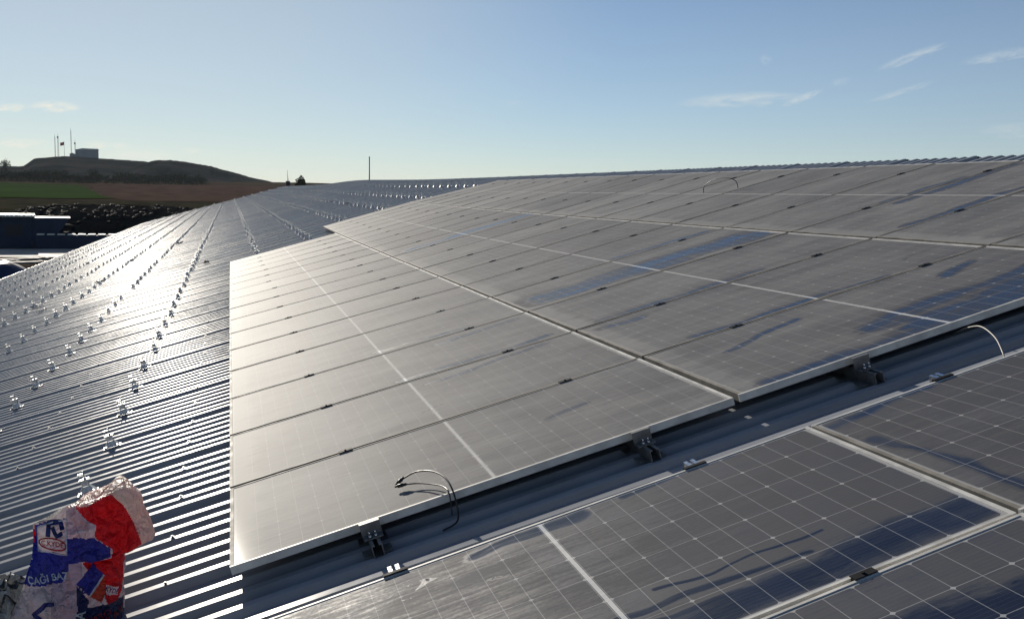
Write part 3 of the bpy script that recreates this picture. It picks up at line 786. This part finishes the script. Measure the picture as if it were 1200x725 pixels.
def bag_z(x, y, front=True):
    e = edge_dist((x, y)); bul = (0.13-.06*sstep(.25, .55, y))*sqrt(min(1, e/.16)*(2-min(1, e/.16)))
    X, Y = x*BS+BX, BY-y*BS
    # folds: vertical crease at the left facet, the overhanging flap and the pinched waist
    z = bul
    z += -0.04*sstep(330, 215, X)*sstep(560, 480, Y) if X < 330 else 0
    z += 0.06*sstep(420, 370, Y)*sstep(330, 420, X)-0.035*math.exp(-((Y-402)/14)**2)*sstep(320, 400, X)
    z += -0.05*sstep(560, 660, X)
    n1 = noise.noise((x*9, y*7, 1.3 if front else 7.7)); n2 = noise.noise((x*22+n1, y*20, 5.1))
    n3 = noise.noise((x*5+.7*y*5, y*4-x*2, 11.0)); n4 = noise.noise((x*13-y*9, y*12+x*5, 4.4))
    z += 0.020*n1+0.022*(1-2.6*abs(n3))+0.010*(1-2.6*abs(n4))+0.006*(abs(n2)*2-.5)+0.0025*(1-abs(noise.noise((x*45, y*38+n1*2, 2.2)))*2)
    return z*min(1, e/.012+.15)
bag_az = radians(-7.6)
RX = Vector((cos(bag_az), -sin(bag_az), 0)); RZ = -Vector((sin(bag_az), cos(bag_az), 0))   # towards the camera
RY = (Vector((0, 0, 1))-RZ*0.12+RX*0.02).normalized()
bag = thing('printed_bag', 'crumpled red, blue and white printed bag standing on the metal roof', 'bag', plane(-.60, 4.33, ROFF+.025))
bag.location.z += -0.03
def bagp(x, y, z): return RX*x+RY*y+RZ*z
def bag_shell(front):
    mb = MB(); st = 0.004; nx, ny = int(.72/st), int(.80/st); idx = {}
    x0, y0 = -.36, -0.005
    for j in range(ny+1):
        for i in range(nx+1):
            x, y = x0+i*st, y0+j*st
            if inside((x, y), OUT):
                x, y = snap_edge(x, y, st)
                idx[i, j] = len(mb.v); z = bag_z(x, y, True)
                if not front: z = -0.8*bag_z(x*1.02+.31, y, False) if False else -0.75*max(0.0, bag_z(x, y, True)-0.02*noise.noise((x*11, y*9, 8)))
                mb.v.append(bagp(x, y, z))
    for j in range(ny):
        for i in range(nx):
            q = [(i, j), (i+1, j), (i+1, j+1), (i, j+1)]
            if all(k in idx for k in q):
                c = (x0+(i+.5)*st, y0+(j+.5)*st); mi = 0
                for m_, poly in REG:
                    if inside(c, poly): mi = m_
                ii = [idx[k] for k in q]
                mb.face(ii if front else ii[::-1], mi, None, True)
    return mb
fr = bag_shell(True); bk = bag_shell(False)
n = len(fr.v); fr.v += bk.v
for f, mi in zip(bk.f, bk.mi): fr.face([k+n for k in f], mi, None, True)
# stitch the two skins along the rim
cntE = {}
for f in fr.f:
    for a, c in zip(f, f[1:]+f[:1]): cntE[(a, c)] = 1
half = n
for f in list(fr.f):
    if max(f) < half:
        for a, c in zip(f, f[1:]+f[:1]):
            if (c, a) not in cntE: fr.face((c, a, a+half, c+half), 1, None, True)
fr.build('bag_skin', BAGMATS, bag)
# writing on the bag
def lettering(txt, cx, cy, size, ang, m, parent, name='lettering', shear=0.0, lift=.007, fz=bag_z, fp=bagp, sy=1.0):
    cu = bpy.data.curves.new('t', 'FONT'); cu.body = txt; cu.align_x = 'CENTER'; cu.align_y = 'CENTER'; cu.size = size; cu.resolution_u = 3
    cu.offset = size*0.018
    to = bpy.data.objects.new('t', cu); C.objects.link(to)
    dg = bpy.context.evaluated_depsgraph_get(); me = bpy.data.meshes.new_from_object(to.evaluated_get(dg))
    bm = bmesh.new(); bm.from_mesh(me); bmesh.ops.triangulate(bm, faces=bm.faces)
    for _ in range(3): bmesh.ops.subdivide_edges(bm, edges=[e for e in bm.edges if e.calc_length() > .009], cuts=1)
    bmesh.ops.triangulate(bm, faces=bm.faces)
    a = radians(ang); mb = MB()
    for v in bm.verts:
        px, py = v.co.x+shear*v.co.y, v.co.y*sy
        x, y = cx+px*cos(a)-py*sin(a), cy+px*sin(a)+py*cos(a)
        mb.v.append(fp(x, y, fz(x, y)+lift))
    bm.verts.index_update()
    for f in bm.faces: mb.face([v.index for v in f.verts])
    bm.free(); bpy.data.objects.remove(to); bpy.data.curves.remove(cu); bpy.data.meshes.remove(me)
    return mb.build(name, m, parent)
def stroke(pts, w, m, parent, name, lift=.007, fz=bag_z, fp=bagp, closed=False):
    P = [Vector((*p, 0)) for p in pts]
    if closed: P.append(P[0])
    Q = []
    for a, c in zip(P, P[1:]):
        k = max(1, int((c-a).length/.006))
        Q += [a.lerp(c, i/k) for i in range(k)]
    Q.append(P[-1]); mb = MB()
    for i, p in enumerate(Q):
        t = (Q[min(i+1, len(Q)-1)]-Q[max(0, i-1)]).normalized(); nn = Vector((-t.y, t.x, 0))*w/2
        for q in (p-nn, p+nn): mb.v.append(fp(q.x, q.y, fz(q.x, q.y)+lift))
    for i in range(len(Q)-1): mb.face((2*i, 2*i+2, 2*i+3, 2*i+1))
    return mb.build(name, m, parent)
def c2(x, y): return ((x-BX)/BS, (BY-y)/BS)
INKW = plastic('ink_white', (0.72, 0.72, 0.74), .1); INKR = plastic('ink_red', (0.5, 0.02, 0.02), .1); INKB = plastic('ink_blue', (0.02, 0.025, 0.16), .1); INKD = plastic('ink_dark_red', (0.28, 0.01, 0.012), .1)
lettering('ÇAĞI BAZ', *c2(232, 470), 0.034, 14, INKW, bag)
lettering('C.KYDE', *c2(250, 327), .024, 2, INKR, bag, sy=1.1)
el = [c2(251+56*cos(k*pi/14), 326-25*sin(k*pi/14)) for k in range(28)]
stroke(el, .006, INKR, bag, 'logo_ring', closed=True)
stroke(bp((190, 258), (308, 228), (310, 362), (192, 366)), .004, INKW, bag, 'logo_border', closed=True)
stroke(bp((232, 296), (236, 245), (285, 238), (292, 268)), .017, INKB, bag, 'logo_emblem')
stroke(bp((250, 258), (268, 292), (292, 278)), .014, INKB, bag, 'logo_emblem')
stroke(bp((205, 622), (175, 605), (208, 572), (222, 556), (258, 552)), .016, INKB, bag, 'trowel_emblem')
stroke(bp((166, 628), (212, 628)), .014, INKB, bag, 'trowel_emblem')
stroke(bp((345, 186), (430, 241), (330, 280)), .004, INKW, bag, 'star_outline')
stroke(bp((462, 460), (402, 540)), .007, INKW, bag, 'white_stripe')
lettering('ISVA', *c2(362, 660), .050, 84, INKW, bag)
lettering('KYDE', *c2(496, 546), .023, -32, INKB, bag)
lettering('ALIMLAT', *c2(470, 668), .036, 12, INKD, bag)
lettering('HARCI', *c2(440, 640), .031, 8, INKD, bag)
lettering('2', *c2(372, 512), .046, 20, INKB, bag)

# crumpled pale bag beside it
bag2 = thing('plastic_bag', 'crumpled greyish white plastic bag lying left of the printed bag', 'bag', plane(-.86, 4.42, ROFF+.02))
def z2(x, y):
    r = sqrt((x/.23)**2+(y/.17)**2)
    z = .20*max(0, 1-r*r)**.55
    n1 = noise.noise((x*7, y*7, 3)); n2 = noise.noise((x*17+n1*1.5, y*17, 6))
    return max(0.0, z+(.05*n1+.035*(1-abs(n2)*2.4)+.012*(1-2*abs(noise.noise((x*42, y*42, 1)))))*min(1, max(0, 1.15-r)*3))
def p2(x, y, z): return RX*x-RZ*y+EN*z*1.15+Vector((0, 0, SL*x))
mb = MB(); nn = 70
for j in range(nn+1):
    for i in range(nn+1):
        x, y = -.24+.48*i/nn, -.18+.36*j/nn; mb.v.append(p2(x, y, z2(x, y)))
for j in range(nn):
    for i in range(nn):
        k = j*(nn+1)+i
        x, y = -.24+.48*(i+.5)/nn, -.18+.36*(j+.5)/nn
        if (x/.23)**2+(y/.17)**2 < 1.02+.12*noise.noise((x*15, y*15, 0)): mb.face((k, k+1, k+nn+2, k+nn+1), 0, None, True)
BG = plastic('bag_grey_white', (0.55, 0.54, 0.50), .35)
mb.build('bag_skin', BG, bag2)
INKG = plastic('ink_grey', (0.06, 0.06, 0.07), .1)
for k in range(4):
    stroke([(-.05+.012*k, -.10+.035*k), (.03, -.085+.035*k), (.14-.01*k, -.09+.036*k)], .010, INKG, bag2, 'printed_line', fz=z2, fp=p2, lift=.007)

# ------------------------------------------------------------------ litter on the roof
LIT = simple('litter_dark', (0.06, 0.055, 0.05), .7); LITW = simple('litter_white', (.7, .69, .66), .5)
def litter(u, v, m, label, sz):
    mb = MB(); nn = 8
    for j in range(nn+1):
        for i in range(nn+1):
            x, y = (i/nn-.5)*sz, (j/nn-.5)*sz*.6
            mb.v.append(Vector((x, y, .006+.5*sz*abs(noise.noise((x*30, y*30+u, v)))+.15*sz*abs(noise.noise((x*90, y*90, u))))))
    for j in range(nn):
        for i in range(nn):
            k = j*(nn+1)+i
            if noise.noise((i*.5+u, j*.5, v)) < .35: mb.face((k, k+1, k+nn+2, k+nn+1), 0, None, True)
    o = mb.build('litter_scrap', m); o.matrix_world = roof_frame(u, v, ROFF+RH) @ Matrix.Rotation(u*3, 4, 'Z'); tag(o, label, 'litter')
litter(-3.35, 29.5, LIT, 'dark torn scrap lying across the third bracket line', .24)
litter(-4.35, 26.2, LITW, 'white crumpled scrap lying beside the fourth bracket line', .28)
litter(-3.95, 24.2, LITW, 'small white scrap of film on the ribs near the fourth bracket line', .22)
litter(-.55, 25.5, LIT, 'dark scrap lying on the bare roof just beyond the array', .22)
litter(-1.9, 42.0, LIT, 'dark scrap far up the roof near the second bracket line', .28)

# ------------------------------------------------------------------ yard and far things
def leafy(mb, c, rx, rz, n, size, seed, mi=0):
    r = random.Random(seed)
    for _ in range(n):
        while True:
            p = Vector((r.uniform(-1, 1), r.uniform(-1, 1), r.uniform(-1, 1)))
            if p.length <= 1 and (p.length > .45 or r.random() < .3): break
        nz = noise.noise((p*1.7+Vector((seed, 0, 0))))
        p = Vector(c)+Vector((p.x*rx, p.y*rx, p.z*rz))*(1+.35*nz)
        a = Vector((r.gauss(0, 1), r.gauss(0, 1), r.gauss(0, 1))).normalized(); b_ = a.orthogonal().normalized(); s = size*r.uniform(.6, 1.4)
        b2 = a.cross(b_)
        mb.quad(p-b_*s-b2*s*.6, p+b_*s-b2*s*.5, p+b_*s*.8+b2*s*.6, p-b_*s*.9+b2*s*.5, mi)
LEAF, nt, b, g = mat('dark_leaves')
oi = nt.nodes.new('ShaderNodeObjectInfo'); p = nt.nodes.new('ShaderNodeTexCoord').outputs['Object']
nz = g.noise(p, 0.8, 3, .6)
nt.links.new(g.mix(g.rng(nz, .35, .65), (0.022, 0.032, 0.014), (0.055, 0.07, 0.03)), b.inputs['Base Color']); b.inputs['Roughness'].default_value = .8; b.inputs['Specular IOR Level'].default_value = 0.0
BARK = simple('bark', (0.07, 0.055, 0.04), .9)
def make_tree(h, seed, n=420, wide=.42, lo=.28):
    t = thing('tree', 'tree', 'tree'); r = random.Random(seed)
    mb = MB(); mb.tube([(0, 0, -.5), (0, 0, h*.25), (h*.01, 0, h*.55), (0, h*.01, h*.8)], [h*.03, h*.024, h*.015, h*.006], 8)
    for k in range(6):
        a = k*1.05+seed; z = h*(.3+.08*k)
        mb.tube([(0, 0, z), (cos(a)*h*.14, sin(a)*h*.14, z+h*.1), (cos(a)*h*.26, sin(a)*h*.26, z+h*.22)], [h*.012, h*.008, h*.003], 5)
    tr = mb.build('trunk', BARK, t)
    mb = MB()
    for k in range(7):
        a = k*.9+seed; rr_ = h*.2*(k > 0)
        leafy(mb, (cos(a)*rr_, sin(a)*rr_, h*(lo+.1+(.45*r.random()+.08))), h*wide*.55, h*.24, n//7, h*.035, seed+k)
    cr = mb.build('crown', LEAF, t)
    return own(t, tr, cr)
protos = [make_tree(1.0, s, 520, w, l) for s, w, l in ((3, .5, .0), (5, .6, -.05), (9, .45, .05))]
first = [True]*3
def plant(x, y, h, wx, k, label, group=None):
    if first[k]: t = protos[k]; first[k] = False
    else: t = copy_tree(protos[k])
    t.location = (x, y, ground_z(x, y)-.1); t.scale = (h*wx, h*wx, h); t.rotation_euler = (0, 0, rnd.uniform(0, 6.28))
    tag(t, label, 'tree', group); return t
# a belt of trees below the hill
a = -14.0
while a < -1.2:
    k = rnd.randrange(3); r = 905+rnd.uniform(-18, 18)
    big = 1.0 if a < -6.3 or a > -5.7 else .55
    h = rnd.uniform(8.5, 13)*big
    if a > -4.0: h *= .95
    x, y = az(a, r); plant(x, y, h, 1.25, k, 'dark tree in the belt of trees below the hill', 'trees in the belt below the hill')
    a += rnd.uniform(.16, .30)
x, y = az(-10.7, 1250); t = plant(x, y, 1, 1.0, 0, 'lone round tree against the sky at the left end of the hill')
t.location.z = Z0+1250*.0079-2; t.scale = (13, 13, 13)
x, y = az(-6.62, 880); plant(x, y, 13, .9, 2, 'taller pale tree rising from the gap in the belt of trees')
# round tree beyond the end of the barn
x, y = az(3.66, 260); t = thing('tree', 'dark round topped tree peeping over the far end of the roof', 'tree', (x, y, 0))
mb = MB(); mb.tube([(0, 0, 0), (.05, 0, 4), (0, .05, 8.5)], [.22, .17, .08], 8)
for k in range(6): mb.tube([(0, 0, 5+k*.5), (cos(k)*.6, sin(k)*.6, 6+k*.5), (cos(k)*1.0, sin(k)*1.0, 6.8+k*.4)], [.08, .05, .02], 5)
mb.build('trunk', BARK, t)
mb = MB(); leafy(mb, (0, 0, 7.7), 1.25, 2.5, 1500, .16, 31); mb.build('crown', LEAF, t)
# antenna mast and pole beyond the ridge
POLE = simple('grey_pole', (0.16, 0.17, 0.18), .6, .3)
x, y = az(2.98, 240); t = thing('antenna', 'thin antenna rod on a dark box left of the round tree', 'antenna', (x, y, 0))
mb = MB(); mb.tube([(0, 0, 0), (0, 0, Z0+.7)], .1, 8); mb.build('post', POLE, t)
mb = MB(); mb.box(-.45, .45, -.3, .3, Z0-1.0, Z0+.1); mb.build('box', BLACK, t)
mb = MB(); mb.tube([(0, 0, Z0+.1), (-.12, 0, Z0+2.6)], [.07, .03], 6); mb.build('rod', POLE, t)
x, y = az(7.28, 200); t = thing('pole', 'thin grey pole rising behind the roof ridge', 'pole', (x, y, 0))
mb = MB(); mb.tube([(0, 0, 0), (0, 0, Z0+4.75)], [.14, .10], 10); mb.build('shaft', POLE, t)
mb = MB(); mb.tube([(0, 0, Z0+4.7), (0, 0, Z0+4.95)], [.13, .08], 10); mb.build('cap', POLE, t)

# hilltop station: building, masts and flag
HB = simple('hilltop_render', (0.30, 0.30, 0.29), .8, 0, .1, .1); HBR = simple('hilltop_roof', (0.5, .48, .44), .6)
def hz(a, r=1400): return Z0+r*interp(HILL1, a)-1.0
x, y = az(-6.95, 1395); z = hz(-6.95)
t = thing('hilltop_building', 'boxy grey building on top of the hill beside the masts', 'building', (x, y, z), (0, 0, radians(7)))
mb = MB(); mb.box(-13, 13, -9, 9, -2, 10.5); mb.build('wall', HB, t)
mb = MB(); mb.hexa([(-13.6, -9.6, 10.5), (13.6, -9.6, 10.5), (13.6, 9.6, 10.5), (-13.6, 9.6, 10.5), (-5, -9.6, 12.3), (12.5, -9.6, 12.0), (12.5, 9.6, 12.0), (-5, 9.6, 12.3)]); mb.build('roof', HBR, t)
x, y = az(-7.62, 1395); z = hz(-7.62)
t = thing('hilltop_hut', 'small dark hut at the foot of the tallest mast', 'hut', (x, y, z))
mb = MB(); mb.box(-3, 3, -3, 3, -2, 4.5); mb.build('wall', HB, t)
mb = MB(); mb.hexa([(-3.3, -3.3, 4.5), (3.3, -3.3, 4.5), (3.3, 3.3, 4.5), (-3.3, 3.3, 4.5), (-.3, -3.3, 5.8), (.3, -3.3, 5.8), (.3, 3.3, 5.8), (-.3, 3.3, 5.8)]); mb.build('roof', HBR, t)
MAST = simple('mast_steel', (0.2, 0.19, 0.19), .6, .2)
def mast(a, h, w, label, dish=False):
    x, y = az(a, 1398); t = thing('radio_mast', label, 'mast', (x, y, hz(a)-1), group='masts on the hilltop')
    mb = MB()
    for k in range(3):
        an = k*2*pi/3; mb.tube([(cos(an)*w, sin(an)*w, 0), (cos(an)*w*.55, sin(an)*w*.55, h)], .13, 4)
    z = 0; j = 0
    while z < h-2:
        s = w*(1-.45*z/h)
        for k in range(3):
            a0, a1 = k*2*pi/3, (k+1)*2*pi/3
            mb.tube([(cos(a0)*s, sin(a0)*s, z), (cos(a1)*s, sin(a1)*s, z+2)], .07, 3)
        z += 2
    mb.build('lattice', MAST, t)
    mb = MB(); mb.tube([(0, 0, h), (0, 0, h+3)], .12, 5); mb.build('antenna', MAST, t)
    if dish:
        mb = MB(); mb.tube([(0, -1, h-2.4), (0, -1, h-.4)], [.9, .9], 10); mb.build('drum', MAST, t)
mast(-8.42, 27, .5, 'thin lattice mast at the left end of the hilltop group')
mast(-8.28, 27, .9, 'thick lattice mast with a drum left of the flag', True)
mast(-7.68, 34, .6, 'tallest lattice mast rising from the small hut')
mast(-7.50, 20, .6, 'short lattice mast with a drum next to the hilltop building', True)
FLAGM = simple('red_flag', (0.55, 0.02, 0.02), .7)
x, y = az(-8.0, 1396); t = thing('flagpole', 'flagpole flying a red flag on the hilltop', 'flagpole', (x, y, hz(-8.0)-1))
mb = MB(); mb.tube([(0, 0, 0), (0, 0, 20)], [.22, .12], 6); mb.build('pole', MAST, t)
mb = MB()
for j in range(5):
    for i in range(9): mb.v.append(Vector((-.1-i*.55, .4*sin(i*.9)*i/8, 15.6+j*.95-.12*i+.1*sin(i))))
for j in range(4):
    for i in range(8): k = j*9+i; mb.face((k, k+1, k+10, k+9), 0, None, True)
mb.build('flag', FLAGM, t)

# blue farm building at the left edge of the yard
BLUE = simple('blue_sheet_wall', (0.02, 0.035, 0.065), .6, 0, .2, .5, .2); DKB = simple('dark_opening', (0.012, 0.014, 0.018), .6)
TIN = simple('pale_tin_roof', (0.55, 0.54, 0.5), .35, .6, .2, 1.0)
fb_ = thing('farm_building', 'low blue farm building with a bright tin roof at the left edge', 'building', (-31, 146, 0), (0, 0, radians(9)))
mb = MB(); mb.box(-12, 6.2, -3, 2.5, 0, 3.9); mb.build('wall', BLUE, fb_)
mb = MB(); mb.hexa([(-12.5, -4.2, 3.95), (6.6, -4.2, 3.95), (6.6, 3.2, 3.92), (-12.5, 3.2, 3.92), (-12.5, -4.2, 4.2), (6.6, -4.2, 4.2), (6.6, 3.2, 4.1), (-12.5, 3.2, 4.1)]); mb.build('roof', TIN, fb_)
mb = MB(); mb.hexa([(6.25, -2.9, 0), (8.0, -2.9, 0), (8.0, 2.4, 0), (6.25, 2.4, 0), (6.25, -2.9, 3.8), (10.8, -2.9, 3.8), (10.8, 2.4, 3.8), (6.25, 2.4, 3.8)]); mb.build('side_panel', BLUE, fb_)
for x0 in (-8.5, -4.2, 0.2, 3.2):
    mb = MB(); mb.box(x0, x0+2.0, -3.06, -3.01, 1.5, 2.9); w_ = mb.build('window', DKB, fb_)
    mb = MB(); mb.box(x0-.1, x0+2.1, -3.10, -3.06, 1.38, 1.5); mb.box(x0-.1, x0+2.1, -3.10, -3.06, 2.9, 3.0); mb.build('frame', BLUE, w_)
# low wall with pale caps
t = thing('yard_wall', 'low dark wall topped by bright caps in front of the tyre heap', 'wall', (-19, 142, 0))
mb = MB(); mb.box(-4.5, 6.5, -.25, .25, 0, 1.75); mb.build('wall', BLUE, t)
for k in range(9):
    mb = MB(); mb.box(-4.4+k*1.2, -3.6+k*1.2, -.4, .4, 1.755, 1.9); mb.build('cap', TIN, t)
# heap covered with tyres
HEAPM = simple('black_sheet_heap', (0.016, 0.016, 0.016), .7, 0, .3, .6, 0.0)
mb = MB(); HX, HY = -19.5, 196.0
def heap_z(x, y):
    e = max(0, 1-((x-HX)/19)**4-((y-HY)/20)**2)
    return 4.3*e**.5+.35*noise.noise((x*.3, y*.3, 0))*e
for j in range(31):
    for i in range(41):
        x, y = HX-19+38*i/40, HY-20+40*j/30; mb.v.append(Vector((x, y, heap_z(x, y)-.02)))
for j in range(30):
    for i in range(40): k = j*41+i; mb.face((k, k+1, k+42, k+41), 0, None, True)
hp = mb.build('silage_heap', HEAPM); tag(hp, 'black sheeted silage heap behind the low wall, strewn with tyres', 'heap')
RUB = simple('tyre_rubber', (0.012, 0.012, 0.013), .6, 0, .3, 2.0, .008)
tm = MB(); ns, nr = 14, 7
for i in range(ns):
    for k in range(nr):
        A, Bb = 2*pi*i/ns, 2*pi*k/nr; tm.v.append(Vector(((.36+.13*cos(Bb))*cos(A), (.36+.13*cos(Bb))*sin(A), .11+.11*sin(Bb))))
for i in range(ns):
    for k in range(nr): tm.face((i*nr+k, ((i+1) % ns)*nr+k, ((i+1) % ns)*nr+(k+1) % nr, i*nr+(k+1) % nr), 0, None, True)
TM = tm.mesh('tyre', RUB)
for k in range(230):
    x, y = HX+rnd.uniform(-18, 17), HY-20+18*rnd.random()**1.2
    z = heap_z(x, y)
    if z < .1: continue
    o = bpy.data.objects.new('tyre', TM); C.objects.link(o); s = rnd.uniform(.55, .95)
    nx_ = heap_z(x+.4, y)-heap_z(x-.4, y); ny_ = heap_z(x, y+.4)-heap_z(x, y-.4)
    o.rotation_euler = Vector((-nx_/.8+rnd.uniform(-.3, .3), -ny_/.8+rnd.uniform(-.3, .3), 1)).to_track_quat('Z', 'Y').to_euler()
    o.location = (x, y, z); o.scale = (s, s, s)
    tag(o, 'old black tyre lying on the silage heap', 'tyre', 'tyres on the silage heap')
o = bpy.data.objects.new('tyre', TM); C.objects.link(o); o.location = (-24, 170, .9); o.scale = (3.2, 3.2, 2.2); o.rotation_euler = (.5, 0, 0)
tag(o, 'large pale rimmed tyre ring lying at the foot of the heap', 'tyre')
# planks and a blue tarp near the barn
WOOD = simple('grey_plank', (0.36, 0.33, 0.28), .8, 0, .25, 1.5)
for k, (x, y, L, an, txt) in enumerate(((-23.4, 122.5, 9, .55, 'long pale plank lying nearest the yard slab'), (-22.3, 117.5, 8, .5, 'long pale plank lying on the dark earth'), (-24.2, 118.6, 6, .62, 'shorter pale plank at the left edge of the yard'))):
    mb = MB(); mb.box(-L/2, L/2, -.55, .55, 0, .14); mb.box(-L/2+.5, -L/2+.8, -.6, .6, .142, .2); mb.box(L/2-.8, L/2-.5, -.6, .6, .142, .2)
    o = mb.build('plank', WOOD); o.location = (x, y, .02); o.rotation_euler = (0, 0, an); tag(o, txt, 'plank')
TARP = simple('blue_tarpaulin', (0.015, 0.03, 0.08), .5, 0, .3, 1.0, .2)
mb = MB(); nn = 24
for j in range(nn+1):
    for i in range(nn+1):
        x, y = -2.6+5.2*i/nn, -3+6*j/nn; r = sqrt((x/2.6)**2+(y/3)**2)
        mb.v.append(Vector((x, y, max(0, 1.3*(1-r*r))+.25*noise.noise((x, y, 3))*max(0, 1-r))))
for j in range(nn):
    for i in range(nn): k = j*(nn+1)+i; mb.face((k, k+1, k+nn+2, k+nn+1), 0, None, True)
o = mb.build('tarpaulin', TARP); o.location = (-20, 103, .03); tag(o, 'blue tarpaulin bundle on the earth by the barn eave', 'tarpaulin')

# ------------------------------------------------------------------ thin evening haze
hm = bpy.data.materials.new('haze'); hm.use_nodes = True; nt = hm.node_tree; nt.nodes.clear()
pv = nt.nodes.new('ShaderNodeVolumePrincipled'); pv.inputs['Density'].default_value = 0.00003; pv.inputs['Color'].default_value = (0.80, 0.90, 1.0, 1)
pv.inputs['Anisotropy'].default_value = 0.2
mo = nt.nodes.new('ShaderNodeOutputMaterial'); nt.links.new(pv.outputs[0], mo.inputs['Volume'])
mb = MB(); mb.box(-9500, 9500, -9500, 9500, -60, 110)
tag(mb.build('haze', hm), kind='stuff')
